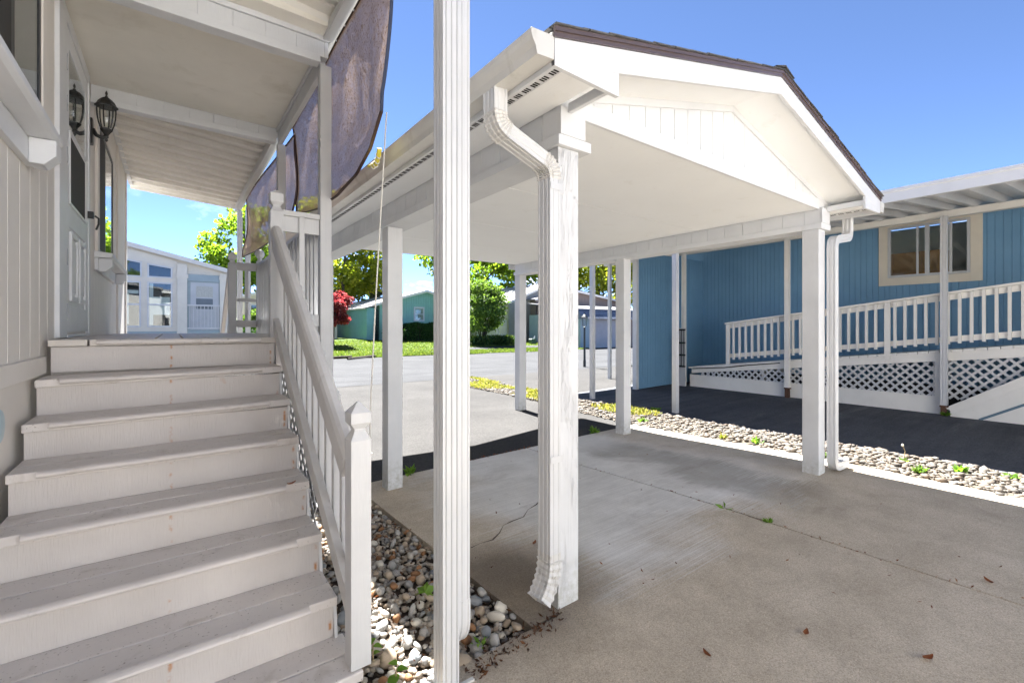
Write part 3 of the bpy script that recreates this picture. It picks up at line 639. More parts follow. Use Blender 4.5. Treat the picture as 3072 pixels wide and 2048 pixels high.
m = MB(); m.box(.916, 1.0, 3.725, 3.81, 1.155, 3.487); part('post', m, 'newel_paint', aw, .005)
m = MB(); m.box(.93, 1.012, 5.60, 5.685, 1.16, 3.485); part('post', m, 'newel_paint', aw, .005)
m = MB(); m.sweep(ribbed(.085, .075, 2, 2, .004), [(1.0, 9.85, -.06), (1.0, 9.85, 3.619)], up=(0, 1, 0)); part('post', m, 'metal_white', aw)
m = MB(); m.sweep(ribbed(.075, .10, 3, 4, .005), [(1.12, 9.75, .0), (1.12, 9.75, 3.679)], up=(0, 1, 0)); part('downspout', m, 'metal_white', aw)
# near fluted column with downspout
NX, NY = .917, 1.70
m = MB(); m.sweep(ribbed(.076, .082, 3, 3, .006, .42), [(NX, NY, gz(NX, NY) - .01), (NX, NY, 3.664)], up=(0, 1, 0)); part('column', m, 'metal_white', aw, label='white fluted metal column at the corner of the steps')
m = MB(); px, py = NX + .071, NY + .015
pf = ribbed(.056, .08, 2, 3, .0035)
m.sweep(pf, [(px, py, .27), (px, py, 3.67)], up=(0, 1, 0))
ds = part('downspout', m, 'metal_white', aw)
m = MB(); pth = [(px, py, .30), (px, py, .21)] + [(px, py + .10 - .10 * math.cos(t), .21 - .10 * math.sin(t)) for t in lin(.15, 1.35, 8)]
m.sweep([(u * 1.07, w * 1.05) for u, w in pf], pth, up=(0, 1, 0)); part('elbow', m, 'metal_white', ds)
m = MB(); z0 = gz(NX, NY); m.box(NX - .02, NX + .10, NY - .062, NY - .045, z0 + .002, z0 + .012); part('foot_plate', m, 'gutter_white', aw)
# ================================================================== SHADE CLOTHS
def cloth(name, label, top, bot, nu, nv, x0, amp, seed, hems, thin=.0015):
    rr = random.Random(seed); ph = [rr.uniform(0, 6.28) for _ in range(8)]
    def interp(p, t):
        t *= len(p) - 1; i = min(int(t), len(p) - 2); q = t - i; q = q * q * (3 - 2 * q) if len(p) < 3 else q
        return [p[i][k] * (1 - q) + p[i + 1][k] * q for k in range(len(p[0]))]
    m = MB(); P = []
    for j in range(nv):
        v = j / (nv - 1)
        for i in range(nu):
            u = i / (nu - 1); a = interp(top, u); b_ = interp(bot, u)
            y = a[0] * (1 - v) + b_[0] * v; z = a[1] * (1 - v) + b_[1] * v
            w = math.sin(math.pi * min(1, v * 1.15)) ** .8
            d = amp * w * (math.sin(u * 17 + ph[0] + v * 2) * .5 + math.sin(u * 31 + ph[1] - v * 3) * .28 + math.sin(u * 7 + ph[2] + v * 4) * .7 + math.sin(u * 53 + v * 6 + ph[3]) * .12)
            P.append((x0 + d + .03 * w, y, z))
    m.add(P, [(j * nu + i, j * nu + i + 1, (j + 1) * nu + i + 1, (j + 1) * nu + i) for j in range(nv - 1) for i in range(nu - 1)])
    loc = (x0, top[0][0], bot[0][1]); t = thing(name, label, 'shade cloth', loc)
    part('fabric', m, 'cloth', t, smooth=True)
    rows = {'top': [P[i] for i in range(nu)], 'bottom': [P[(nv - 1) * nu + i] for i in range(nu)], 'near': [P[j * nu] for j in range(nv)], 'far': [P[j * nu + nu - 1] for j in range(nv)]}
    for k, mt in hems.items():
        hm = MB(); pts = rows[k]; hm.sweep([(-.003, -.010), (.003, -.010), (.003, .010), (-.003, .010)], pts, up=(1, 0, 0)); part('hem', hm, mt, t)
    for i in range(0, nu, 6):
        gm = MB(); p = rows['top'][i]; gm.lathe([(.009, -.003), (.009, .003)], (0, 0, 0), 8)
        gm.v = [(p[0] - .008 + a[2], p[1] + a[0], p[2] + a[1] - .002) for a in gm.v]; part('grommet', gm, 'metal_white', t)
    return rows
C1 = cloth('shade_cloth', 'brown mesh shade cloth sagging from the awning nearest the steps', [(2.56, 3.62), (3.54, 3.62), (5.16, 3.52)],
      [(2.66, 2.74), (2.85, 2.58), (3.12, 2.49), (3.58, 2.45), (4.15, 2.47), (4.6, 2.53), (4.98, 2.60)], 60, 30, 1.0, .03, 3, {'top': 'hem', 'bottom': 'hem', 'near': 'navy', 'far': 'hem'})
C2 = cloth('shade_cloth', 'brown mesh shade cloth slung along the far half of the porch railing', [(5.12, 3.44), (6.04, 3.50), (7.4, 3.60), (8.7, 3.66), (9.0, 3.66)],
      [(5.25, 2.58), (6.64, 2.56), (8.0, 2.62), (9.57, 2.73)], 60, 26, 1.012, .03, 5, {'top': 'hem', 'bottom': 'hem', 'far': 'hem', 'near': 'hem'})
pc = [(1.03, 2.655, 2.74), (1.02, 2.70, 2.3), (1.0, 2.76, 1.6), (.985, 2.80, 1.0), (.98, 2.815, .56)]
m = MB(); m.tube(pc, .0045, 6); m.lathe([(.006, -.10), (.008, -.05), (.005, 0)], (.98, 2.815, .56), 6); m.box(.965, 1.0, 2.81, 2.822, .66, .672)
single('pull_cord', m, 'cord', 'thin white pull cord hanging from the corner of the shade cloth', 'cord')
m = MB()
m.sweep([(-.009, -.013), (.009, -.013), (.009, .013), (-.009, .013)], [(1.02 + .012 * math.sin(3.1 * t), 2.745 + .19 * t, 2.55 - .035 * math.sin(math.pi * t) - .055 * t) for t in lin(0, 1, 10)], up=(1, 0, 0))
yt = thing('cord_winder', 'small yellow plastic cord winder tied to the white pull cord', 'cord winder', (1.02, 2.7, 2.45))
part('frame', m, 'yellow', yt, .003)
m = MB()
for t in (.2, .38, .56, .74): m.tube([(1.02 + .012 * math.sin(3.1 * t) + .014 * math.cos(a), 2.745 + .19 * t + .012 * math.sin(a) * .4, 2.55 - .035 * math.sin(math.pi * t) - .055 * t + .02 * math.sin(a)) for a in lin(0, 2 * math.pi, 13)], .004, 5)
part('wound_cord', m, 'cord', yt)
# ================================================================== CARPORT
XL, XR, XC = 1.30, 5.46, 3.385
cp = thing('carport', 'white gabled carport on six square posts over the concrete slab', 'carport', (XC, 4, 0))
for x0, x1 in ((1.618, 1.765), (4.972, 5.122)):
    for y0 in (1.78, 4.14, 6.49):
        m = MB(); z0 = gz((x0 + x1) / 2, y0) - .01; m.box(x0, x1, y0, y0 + .147, z0, 2.3985); part('post', m, 'post_rough' if (y0 < 2 and x0 < 3) else 'post_plain', cp, .005)
for sgn in (-1, 1):
    X = lambda a: XC + sgn * a          # a: distance from the ridge line
    def bx(m, a, b, *r): m.box(min(X(a), X(b)), max(X(a), X(b)), *r)
    m = MB(); bx(m, 1.547 if sgn < 0 else 1.585, 1.785 if sgn < 0 else 1.805, 1.755, 6.67, 2.40, 2.4545); tb = part('beam_cap', m, 'trim_long', cp, .004)
    m = MB(); bx(m, 1.60, 1.725, 1.768, 6.64, 2.3, 2.3995) if False else None
    # grooved upper beam cladding, both faces
    m = MB()
    for a, s2 in ((1.767, 1), (1.6, -1)):
        xx = X(a); nx = sgn * s2
        grooved(m, (xx, 1.77, 0), (0, 1, 0), (0, 0, 1), (nx, 0, 0), 4.87, lambda s: (2.455, 2.607), .203, .14, .007, .006)
    bx(m, 1.607, 1.76, 1.765, 6.645, 2.4555, 2.606)
    part('beam', m, 'siding_white', cp)
    m = MB(); bx(m, 1.594, 1.773, 1.752, 1.7645, 2.455, 2.60); part('beam_end', m, 'siding_white', cp, .003)
    m = MB(); bx(m, 2.075, 2.095, 1.442, 6.968, 2.552, 2.672); part('fascia', m, 'trim_long', cp, .003)
    m = MB(); bx(m, 1.774, 2.0745, 1.465, 6.95, 2.603, 2.612); so = part('soffit', m, 'ceil_white', cp)
    m = MB(); bx(m, 1.985, 2.0746, 1.466, 6.94, 2.594, 2.6025)
    part('trim', m, 'trim_long', so, .002)
    vn = MB(); y = 1.52
    while y < 6.9:
        if sgn < 0: vn = MB()
        for q in range(3): bx(vn, 1.997, 2.04, y + q * .016, y + q * .016 + .009, 2.5925, 2.5945)
        if sgn < 0: part('vent', vn, 'dark', so)
        y += .066
    if sgn > 0: part('vents', vn, 'dark', so)['kind'] = 'stuff'
    m = MB(); m.box(min(X(1.70), X(1.725)), max(X(1.70), X(1.725)), 1.445, 1.75, 2.572, 2.622); part('soffit_end', m, 'trim_white', cp, .003)
    # gutter
    prf = [(2.098, 2.575), (2.19, 2.568), (2.198, 2.60), (2.214, 2.625), (2.221, 2.645), (2.221, 2.664), (2.209, 2.664), (2.209, 2.648), (2.19, 2.61), (2.184, 2.578), (2.102, 2.583), (2.102, 2.672), (2.098, 2.672)]
    m = MB(); m.prism([(X(a), z) for a, z in prf], 'y', 1.447, 6.95); gt = part('gutter', m, 'gutter_white', cp)
    m = MB(); m.prism([(X(a), z) for a, z in ((2.099, 2.574), (2.191, 2.567), (2.199, 2.60), (2.215, 2.625), (2.222, 2.645), (2.222, 2.665), (2.099, 2.673))], 'y', 1.44, 1.446); part('end_cap', m, 'gutter_white', gt, .001)
# ceiling
m = MB()
for y0, y1 in ((1.80, 3.015), (3.025, 4.235), (4.245, 5.455), (5.465, 6.62)): m.box(XC - 1.598, XC + 1.598, y0, y1, 2.589, 2.60)
part('ceiling', m, 'ceil_white', cp)
def roofline(z, a=2.095): return [(XC - a, z - .245 * a), (XC, z), (XC + a, z - .245 * a)]
for yf, sg in ((1.78, 1), (6.63, -1)):
    yo = yf; b0, b1 = (yf, yf + .022) if sg > 0 else (yf - .022, yf)
    m = MB(); m.box(XC - 1.765, XC + 1.80, b0, b1, 2.585, 2.686); part('gable_chord', m, 'trim_long', cp, .004)
    m = MB()
    if sg > 0: grooved(m, (XC - 1.7, yf + .012, 0), (1, 0, 0), (0, 0, 1), (0, -1, 0), 3.4, lambda s: (2.68, 3.125 - .245 * abs(s - 1.7)), .1525, .06, .007, .006)
    m.prism([(XC - 1.75, 2.65), (XC + 1.75, 2.65), (XC, 3.11)], 'y', min(b0, b1) + .019, max(b0, b1) + .006); part('gable_panel', m, 'siding_white', cp)
    m = MB()
    for s in (-1, 1): m.prism([(XC, 3.07), (XC, 3.122), (XC + s * 1.9, 3.122 - .245 * 1.9), (XC + s * 1.9, 3.07 - .245 * 1.9 + .02), (XC + s * 1.55, 3.07 - .245 * 1.55)], 'y', b0 - .002, b1 - .004)
    part('rake_trim', m, 'trim_long', cp, .003)
for ya, yb in ((1.44, 1.463), (6.945, 6.968)):
    m = MB()
    for s in (-1, 1):
        m.prism([(XC, 3.066), (XC, 3.182), (XC + s * 2.095, 3.182 - .245 * 2.095), (XC + s * 2.095, 3.066 - .245 * 2.095)], 'y', ya, yb)
    bb = part('bargeboard', m, 'trim_long', cp, .003)
    for s in (-1, 1):
        m = MB(); m.prism([(XC + s * 2.094, 2.5525), (XC + s * 1.69, 2.541), (XC + s * 1.69, 3.066 - .245 * 1.69 - .001), (XC + s * 2.094, 2.5545)], 'y', ya + .001, yb - .001); part('eave_return', m, 'trim_long', cp, .003)
m = MB()
for s in (-1, 1): m.hexa([(XC, 1.463, 3.118), (XC + s * 2.075, 1.463, 3.118 - .245 * 2.075), (XC + s * 2.075, 1.784, 3.118 - .245 * 2.075), (XC, 1.784, 3.118), (XC, 1.463, 3.13), (XC + s * 2.075, 1.463, 3.13 - .245 * 2.075), (XC + s * 2.075, 1.784, 3.13 - .245 * 2.075), (XC, 1.784, 3.13)])
part('rake_soffit', m, 'ceil_white', cp)
m = MB()
for s in (-1, 1):
    n = 13
    for i in range(n):          # shingle courses with a real butt edge, slightly ragged over the rake
        a0 = 2.11 - i * .163; a1 = max(0, a0 - .19); j = rnd.uniform(0, .012)
        m.hexa([(XC + s * a0, 1.418 - j * .5, 3.222 - .245 * a0 + .005), (XC + s * a1, 1.418 - j * .5, 3.222 - .245 * a1), (XC + s * a1, 7.0, 3.222 - .245 * a1), (XC + s * a0, 7.0, 3.222 - .245 * a0 + .005),
                (XC + s * a0, 1.418 - j * .5, 3.222 - .245 * a0 + .0115), (XC + s * a1, 1.418 - j * .5, 3.222 - .245 * a1 + .007), (XC + s * a1, 7.0, 3.222 - .245 * a1 + .007), (XC + s * a0, 7.0, 3.222 - .245 * a0 + .017)])
m.prism([(XC - .14, 3.205), (XC, 3.240), (XC + .14, 3.205), (XC, 3.252)], 'y', 1.41, 7.0)
rf = part('roof', m, 'shingle_dark', cp)
for ya, yb in ((1.424, 1.4395), (6.97, 6.985)):
    for s in (-1, 1):
        m = MB()
        for z0, z1, dy in ((3.1825, 3.204, .008), (3.2041, 3.222, .0), (3.2221, 3.229, .004)):
            m.prism([(XC, z0), (XC, z1), (XC + s * 2.105, z1 - .245 * 2.105), (XC + s * 2.105, z0 - .245 * 2.105)], 'y', ya + (dy if ya < 3 else 0), yb - (0 if ya < 3 else dy))
        part('drip_edge', m, 'bronze', cp)
m = MB()
for s in (-1, 1): m.hexa([(XC, 1.463, 3.135), (XC + s * 2.09, 1.463, 3.135 - .245 * 2.09), (XC + s * 2.09, 6.945, 3.135 - .245 * 2.09), (XC, 6.945, 3.135), (XC, 1.463, 3.219), (XC + s * 2.09, 1.463, 3.219 - .245 * 2.09), (XC + s * 2.09, 6.945, 3.219 - .245 * 2.09), (XC, 6.945, 3.219)])
part('roof_deck', m, 'ceil_white', cp)
# downspouts
def arc(p, a, b, n=9, r=.12):
    """rounded corner at p between directions a (in) and b (out)"""
    p = Vector(p); a = Vector(a).normalized(); b = Vector(b).normalized()
    s0 = p - a * r; e0 = p + b * r
    return [tuple(s0.lerp(p, t).lerp(p.lerp(e0, t), t)) for t in lin(0, 1, n)]
def crimp(n): return [1 + (.075 if i % 2 else -.05) for i in range(n)]
pf = ribbed(.074, .098, 2, 3, .0035)
A = (1.232, 1.80, 2.574); B = (1.232, 1.80, 2.405); Cc = (1.564, 1.79, 2.275); D = (1.564, 1.79, .26)
c1 = arc(B, (0, 0, -1), Vector(Cc) - Vector(B), 15, .065); c2 = arc(Cc, Vector(Cc) - Vector(B), (0, 0, -1), 15, .065)
dsl = MB(); dsl.sweep(pf, [A, c1[0]], up=(0, 1, 0)); 
dl = part('downspout', dsl, 'metal_white', cp)
dsl = MB(); dsl.sweep(pf, c1, up=(0, 1, 0), scale=crimp(15)); part('elbow', dsl, 'elbow', dl)
dsl = MB(); dsl.sweep([(u * .97, w * .97) for u, w in pf], [c1[-1], c2[0]], up=(0, 1, 0)); part('pipe', dsl, 'metal_white', dl)
dsl = MB(); dsl.sweep([(u * 1.01, w * 1.01) for u, w in pf], c2, up=(0, 1, 0), scale=crimp(15)); part('elbow', dsl, 'elbow', dl)
dsl = MB(); dsl.sweep([(u * .97, w * .97) for u, w in pf], [c2[-1], D], up=(0, 1, 0)); part('pipe', dsl, 'metal_white', dl)
kk = [D] + arc((1.564, 1.79, .15), (0, 0, -1), (-.8, -.12, -.72), 13, .11)
dsl = MB(); dsl.sweep([(u * 1.03, w * 1.03) for u, w in pf], [(1.564, 1.79, .30)] + kk, up=(0, 1, 0), scale=[.98] + crimp(14), cap=False); part('kick_elbow', dsl, 'elbow', dl)
for zz in (2.17, .78):
    m = MB(); m.box(1.531, 1.614, 1.7385, 1.7405, zz - .018, zz + .018); m.box(1.532, 1.5345, 1.7406, 1.842, zz - .018, zz + .018); m.box(1.6145, 1.655, 1.7755, 1.7785, zz - .018, zz + .018) if zz > 1 else None
    part('strap', m, 'metal_white', dl, .001)
pf2 = ribbed(.098, .074, 3, 2, .0035)
A = (5.545, 1.725, 2.574); B = (5.545, 1.725, 2.37); Cc = (5.145, 1.725, 2.30); D = (5.145, 1.725, .22)
c1 = arc(B, (0, 0, -1), Vector(Cc) - Vector(B), 11, .08); c2 = arc(Cc, Vector(Cc) - Vector(B), (0, 0, -1), 11, .08); c3 = arc((5.145, 1.725, .10), (0, 0, -1), (1, 0, -.02), 11, .10)
dsl = MB(); dsl.sweep([(u * .8, w) for u, w in pf2], [A] + c1 + c2 + [D] + c3 + [(5.47, 1.725, .095)], up=(0, 1, 0), cap=False); part('downspout', dsl, 'metal_white', cp)
# ================================================================== BLUE HOUSE
bh = thing('blue_house', 'blue grooved-board house behind the ramp with a tan-trimmed sliding window', 'house', (11.7, 3, 0))
WX = 11.7
m = MB()
grooved(m, (WX, -4, 0), (0, 1, 0), (0, 0, 1), (-1, 0, 0), 4 + 1.745, lambda s: (-.1, 3.72), .1016, .05, .012, .008)
grooved(m, (WX, 2.947, 0), (0, 1, 0), (0, 0, 1), (-1, 0, 0), 7.0 - 2.947, lambda s: (-.1, 3.72), .1016, .05, .012, .008)
for a, b in ((-.1, 2.455), (3.47, 3.72)): grooved(m, (WX, 1.745, 0), (0, 1, 0), (0, 0, 1), (-1, 0, 0), 1.202, lambda s: (a, b), .1016, .05, .012, .008)
m.box(WX + .03, WX + .05, -4, 1.70, -.1, 3.7); m.box(WX + .03, WX + .05, 2.99, 9, -.1, 3.7); m.box(WX + .03, WX + .05, 1.70, 2.99, -.1, 2.41); m.box(WX + .03, WX + .05, 1.70, 2.99, 3.51, 3.7)
m.box(15.5, 15.52, -4, 9, -.1, 3.7); m.box(WX + .051, 15.5, -4.02, -4, -.1, 3.7); m.box(WX + .051, 15.5, 9, 9.02, -.1, 3.7)
part('wall', m, 'blue', bh)
m = MB()
grooved(m, (8.93, 7.0, 0), (1, 0, 0), (0, 0, 1), (0, -1, 0), WX - 8.93, lambda s: (-.1, 3.27), .1016, .05, .012, .008)
m.box(8.93, WX, 7.012, 7.09, -.1, 3.27); part('screen_wall', m, 'blue', bh)
m = MB(); m.box(8.84, 8.929, 6.985, 7.10, -.1, 3.22); part('corner_trim', m, 'trim_white', bh, .004)
m = MB(); m.prism([(11.2, 3.66), (16, 4.3), (16, 4.42), (11.2, 3.78)], 'y', -4.3, 9.3); part('roof', m, 'shingle_grey', bh)
wn = MB(); t = .045; x0, x1 = WX - .035, WX + .03
for q in ((1.746, 1.79, 2.456, 3.468), (2.90, 2.945, 2.456, 3.468), (1.79, 2.90, 2.456, 2.50), (1.79, 2.90, 3.424, 3.468), (2.31, 2.372, 2.50, 3.424)): wn.box(x0, x1, *q)
bw = part('window', wn, 'metal_white', bh, .004)
tt = MB(); xa, xb = WX - .022, WX - .001
for q in ((1.586, 1.745, 2.30, 3.56), (2.946, 3.095, 2.30, 3.56), (1.745, 2.946, 2.30, 2.455), (1.745, 2.946, 3.469, 3.56)): tt.box(xa, xb, *q)
part('casing', tt, 'tan_trim', bw, .003)
m = MB(); m.box(WX - .01, WX + .016, 2.47, 2.505, 2.501, 3.423); m.box(WX - .01, WX + .016, 1.99, 2.03, 2.501, 3.423); part('sash', m, 'metal_white', bw, .003)
m = MB(); m.box(WX, WX + .004, 2.373, 2.899, 2.501, 3.423); part('glass', m, 'glass', bw)
m = MB(); m.box(WX - .004, WX, 1.791, 2.309, 2.501, 3.423); part('glass', m, 'glass', bw)
M['oak'] = paint('oak_cabinet', (.62, .30, .10), .4, (40, 40, 4), .15, var=.2)
M['room'] = paint('room_wall', (.8, .79, .74), .8)
M['grey_blue'] = paint('interior_shade', (.16, .19, .21), .6)
cb = thing('kitchen_cabinet', 'oak kitchen cabinet seen through the left pane of the blue house window', 'cabinet', (12.4, 2.8, 2.3))
m = MB(); m.box(12.35, 12.7, 2.2, 3.6, 1.5, 3.02); part('carcass', m, 'oak', cb, .004)
for a, b in ((2.25, 2.62), (2.64, 3.0), (3.02, 3.38)):
    m = MB(); m.box(12.33, 12.349, a, b, 1.6, 2.98); m.box(12.322, 12.3295, a + .06, b - .06, 1.72, 2.86); part('door', m, 'oak', cb, .006)
m = MB(); m.box(12.9, 12.95, -2, 6, 0, 3.6); part('room_wall', m, 'room', bh)
# ================================================================== SIDE AWNING (blue house)
sa = thing('side_awning', 'long white ribbed metal awning along the blue house on slim posts', 'awning', (7, 3, 0))
def pan2(xa, za, xb, zb, y0, y1, per=.3):
    pr = []; y = y0
    while y < y1 - .01: pr += [(y, 0), (y + .05, -.075), (y + .11, -.075), (y + .16, 0), (y + per - .002, 0)]; y += per
    n = len(pr); v = [(xa, p, za + q) for p, q in pr] + [(xb, p, zb + q) for p, q in pr]
    return MB().add(v, [(i, i + 1, n + i + 1, n + i) for i in range(n - 1)])
part('roof_pan', pan2(7.02, 3.10, 11.66, 3.60, -4, 9.45), 'metal_white', sa)
m = MB(); m.hexa([(7.02, -4, 3.115), (11.66, -4, 3.615), (11.66, 9.48, 3.615), (7.02, 9.48, 3.115), (7.02, -4, 3.12), (11.66, -4, 3.62), (11.66, 9.48, 3.62), (7.02, 9.48, 3.12)]); part('roof_skin', m, 'metal_white', sa)
m = MB(); m.prism([(7.0, 2.975), (7.06, 2.975), (7.06, 2.985), (7.018, 2.985), (7.018, 3.13), (6.985, 3.13), (6.985, 3.095), (6.998, 3.085)], 'y', -4.05, 9.5); part('fascia', m, 'metal_white', sa)
m = MB(); m.box(10.26, 10.34, -4, 9.3, 3.282, 3.385); m.box(10.25, 10.36, -4, 9.3, 3.272, 3.2815); part('beam', m, 'cream', sa, .004)
m = MB(); m.box(7.06, 7.12, -4, 9.4, 2.99, 3.04); part('beam', m, 'metal_white', sa, .003)
for yy in (2.53, 4.76, 6.74, 9.1):
    m = MB(); m.sweep(ribbed(.085, .085, 2, 2, .004), [(7.09, yy, gz(7.09, yy) - .01), (7.09, yy, 2.99)], up=(0, 1, 0)); part('post', m, 'metal_white', sa)
for yy in (-.65, 1.83, 4.22, 6.60, 9.0):
    zb = {1.83: .18, 4.22: .22}.get(yy, gz(10.3, yy) - .01)
    m = MB(); m.sweep(ribbed(.085, .085, 2, 2, .004), [(10.185, yy, zb), (10.185, yy, 3.2815)], up=(0, 1, 0)); po = part('post', m, 'cream' if yy > 3 else 'metal_white', sa)
    if zb > .1:
        m = MB(); m.box(10.15, 10.22, yy - .04, yy + .04, gz(10.2, yy) - .01, zb - .03); m.box(10.14, 10.23, yy - .06, yy + .05, zb - .029, zb - .001); part('foot_bracket', m, 'rust', po, .004)
# ================================================================== ACCESS RAMP
rp = thing('access_ramp', 'cream wooden access ramp with picket railing and white lattice skirt', 'ramp', (10.7, 3, 0))
RXF = 10.28
def rt(y): return 1.563 + .1265 * (5.57 - y)
def dkz(y): return rt(y) - .955
Y0, Y1 = -3.0, 5.57
def slope(m, x0, x1, y0, y1, z0a, z1a, z0b, z1b): m.hexa([(x0, y0, z0a), (x1, y0, z0a), (x1, y1, z0b), (x0, y1, z0b), (x0, y0, z1a), (x1, y0, z1a), (x1, y1, z1b), (x0, y1, z1b)])
m = MB(); slope(m, RXF - .02, RXF + .09, Y0, Y1 + .03, rt(Y0) - .038, rt(Y0), rt(Y1) - .038, rt(Y1)); part('hand_rail', m, 'cream', rp, .003)
m = MB(); slope(m, RXF + .025, RXF + .06, Y0, Y1, rt(Y0) - .135, rt(Y0) - .039, rt(Y1) - .135, rt(Y1) - .039); part('rail', m, 'cream', rp)
m = MB(); slope(m, RXF + .025, RXF + .06, Y0, Y1, rt(Y0) - .85, rt(Y0) - .75, rt(Y1) - .81, rt(Y1) - .72); part('rail', m, 'cream', rp)
y = 5.40
while y > -.4:
    if min(abs(y - 2.60), abs(y - 5.53)) > .06:
        m = MB(); m.box(RXF - .012, RXF + .0245, y - .02, y + .02, rt(y) - .86, rt(y) - .041); part('baluster', m, 'cream', rp)
    y -= .1385
for y in (5.53, 2.60, -.35):
    m = MB(); m.box(RXF - .015, RXF + .0245, y - .042, y + .042, dkz(y) - .1, rt(y) - .041); part('railing_post', m, 'cream', rp, .003)
m = MB(); y = -3.0
while y < 6.4:
    slope(m, RXF - .02, 11.68, y + .004, y + .136, dkz(y) - .038, dkz(y), dkz(y + .136) - .038, dkz(y + .136)); y += .14
part('ramp_deck', m, 'cream', rp)
m = MB(); slope(m, RXF, RXF + .038, Y0, 6.45, dkz(Y0) - .20, dkz(Y0) - .0385, dkz(6.45) - .16, dkz(6.45) - .0385); part('fascia', m, 'cream', rp, .003)
m = MB(); m.tube([(RXF - .012, 6.42, dkz(6.42) - .05), (RXF - .012, 5.6, dkz(5.6) - .075), (RXF - .012, 5.0, dkz(5) - .05), (RXF - .012, 4.4, dkz(4.4) - .045)], .012, 6); part('cable', m, 'black_metal', rp)
for a, b in ((1.95, 6.2), (-.4, 1.88)):
    poly = [(a, .285), (b, .285), (b, max(.295, dkz(b) - .165)), (a, dkz(a) - .185)]
    m = MB(); lattice(m, poly, RXF + .02, .098, .036); part('lattice', m, 'metal_white', rp)
m = MB(); m.box(RXF + .005, RXF + .035, 1.80, 6.5, -.1, .285); m.box(RXF - .004, RXF + .04, 1.80, 6.5, .2855, .305); m.box(RXF - .002, RXF + .003, 1.88, 1.96, .3055, .93); part('skirt', m, 'cream', rp, .003)
m = MB(); m.box(RXF + .5, RXF + .52, -3, 6.5, -.1, .45); part('dark_sheet', m, 'dark', rp)  # plain near-black sheet set behind the lattice
for yy in (4.9, 2.0): m = MB(); m.box(RXF + .36, WX - .02, yy, yy + .05, -.05, dkz(yy) - .1); part('joist', m, 'cream', rp)
def sk(y): return .178 + .685 * (1.752 - y)
m = MB(); m.prism([(1.752, -.1), (1.752, .178 - .03), (-.8, sk(-.8) - .03), (-.8, -.1)], 'x', RXF - .12, RXF - .085)
st2 = part('stair_skirt', m, 'cream', rp)
m = MB(); m.bar((RXF - .10, 1.80, sk(1.80) - .012), (RXF - .10, -.8, sk(-.8) - .012), .06, .034); m.bar((RXF - .1225, 1.75, sk(1.75) - .085), (RXF - .1225, -.8, sk(-.8) - .085), .005, .10); part('cap_board', m, 'cream', st2, .003)
m = MB(); m.bar((RXF - .1225, 1.42, .008), (RXF - .1225, .2, .78), .004, .035); part('stripe', m, 'blue_stripe', st2)
# black rack on a white board at the ramp's foot
rk = thing('metal_rack', 'narrow black metal rack fixed to a white board at the low end of the ramp', 'rack', (10.2, 6.62, .45))
m = MB(); m.box(10.125, 10.14, 6.52, 6.76, 0.0, 1.44); part('board', m, 'metal_white', rk, .003)
m = MB()
for y in (6.53, 6.60, 6.67, 6.735): m.box(10.07, 10.085, y - .008, y + .008, .50, 1.42)
for z in (.50, .78, 1.08, 1.40): m.box(10.068, 10.124, 6.515, 6.75, z - .02, z + .02)
part('bars', m, 'black_metal', rk, .003)
# ================================================================== VEGETATION HELPERS
def leaf_mesh(name, pts, sizes, mat, seed, droop=.0, narrow=.6, dirs=None):
    """many small leaf faces (diamonds) at given points with random tilt"""
    r = np.random.default_rng(seed); n = len(pts); pts = np.asarray(pts, float); sizes = np.asarray(sizes, float).reshape(-1, 1)
    a = r.normal(size=(n, 3)) if dirs is None else np.asarray(dirs) + .35 * r.normal(size=(n, 3))
    a[:, 2] -= droop; a /= np.linalg.norm(a, axis=1)[:, None]
    b = np.cross(a, r.normal(size=(n, 3))); b /= np.linalg.norm(b, axis=1)[:, None] + 1e-9
    c = np.cross(a, b)
    v = np.empty((n, 4, 3)); v[:, 0] = pts; v[:, 1] = pts + a * sizes * .5 + b * sizes * narrow * .5 + c * sizes * .12
    v[:, 2] = pts + a * sizes; v[:, 3] = pts + a * sizes * .5 - b * sizes * narrow * .5 + c * sizes * .12
    me = bpy.data.meshes.new(name); me.vertices.add(n * 4); me.vertices.foreach_set('co', v.ravel().astype(np.float32))
    me.loops.add(n * 4); me.loops.foreach_set('vertex_index', np.arange(n * 4, dtype=np.int32))
    me.polygons.add(n); me.polygons.foreach_set('loop_start', np.arange(0, n * 4, 4, dtype=np.int32)); me.polygons.foreach_set('loop_total', np.full(n, 4, np.int32))
    me.update(calc_edges=True); me.materials.append(M[mat]); return me
def leaf_part(name, me, parent):
    o = bpy.data.objects.new(name, me); COL.objects.link(o); o.parent = parent; return o
def crown_pts(r, n, rx, rz, clumps, cr, shell=.75, low=-.9):
    """leaf positions gathered in clumps scattered through an ellipsoid -> uneven outline with gaps"""
    cs = []
    while len(cs) < clumps:
        d = r.normal(size=3); d /= np.linalg.norm(d); q = (shell + (1 - shell) * r.random()) if r.random() < .7 else r.random() ** .5
        p = d * q
        if p[2] > low: cs.append((p, cr * (.55 + .9 * r.random())))
    w = np.array([c[1] ** 2 for c in cs]); w /= w.sum(); k = r.choice(len(cs), n, p=w)
    ctr = np.array([c[0] for c in cs])[k] * np.array([rx, rx, rz]); rad = np.array([c[1] for c in cs])[k]
    d = r.normal(size=(n, 3)); d /= np.linalg.norm(d, axis=1)[:, None]
    return ctr + d * (rad * r.random(n) ** .45)[:, None] * np.array([1, 1, .75])
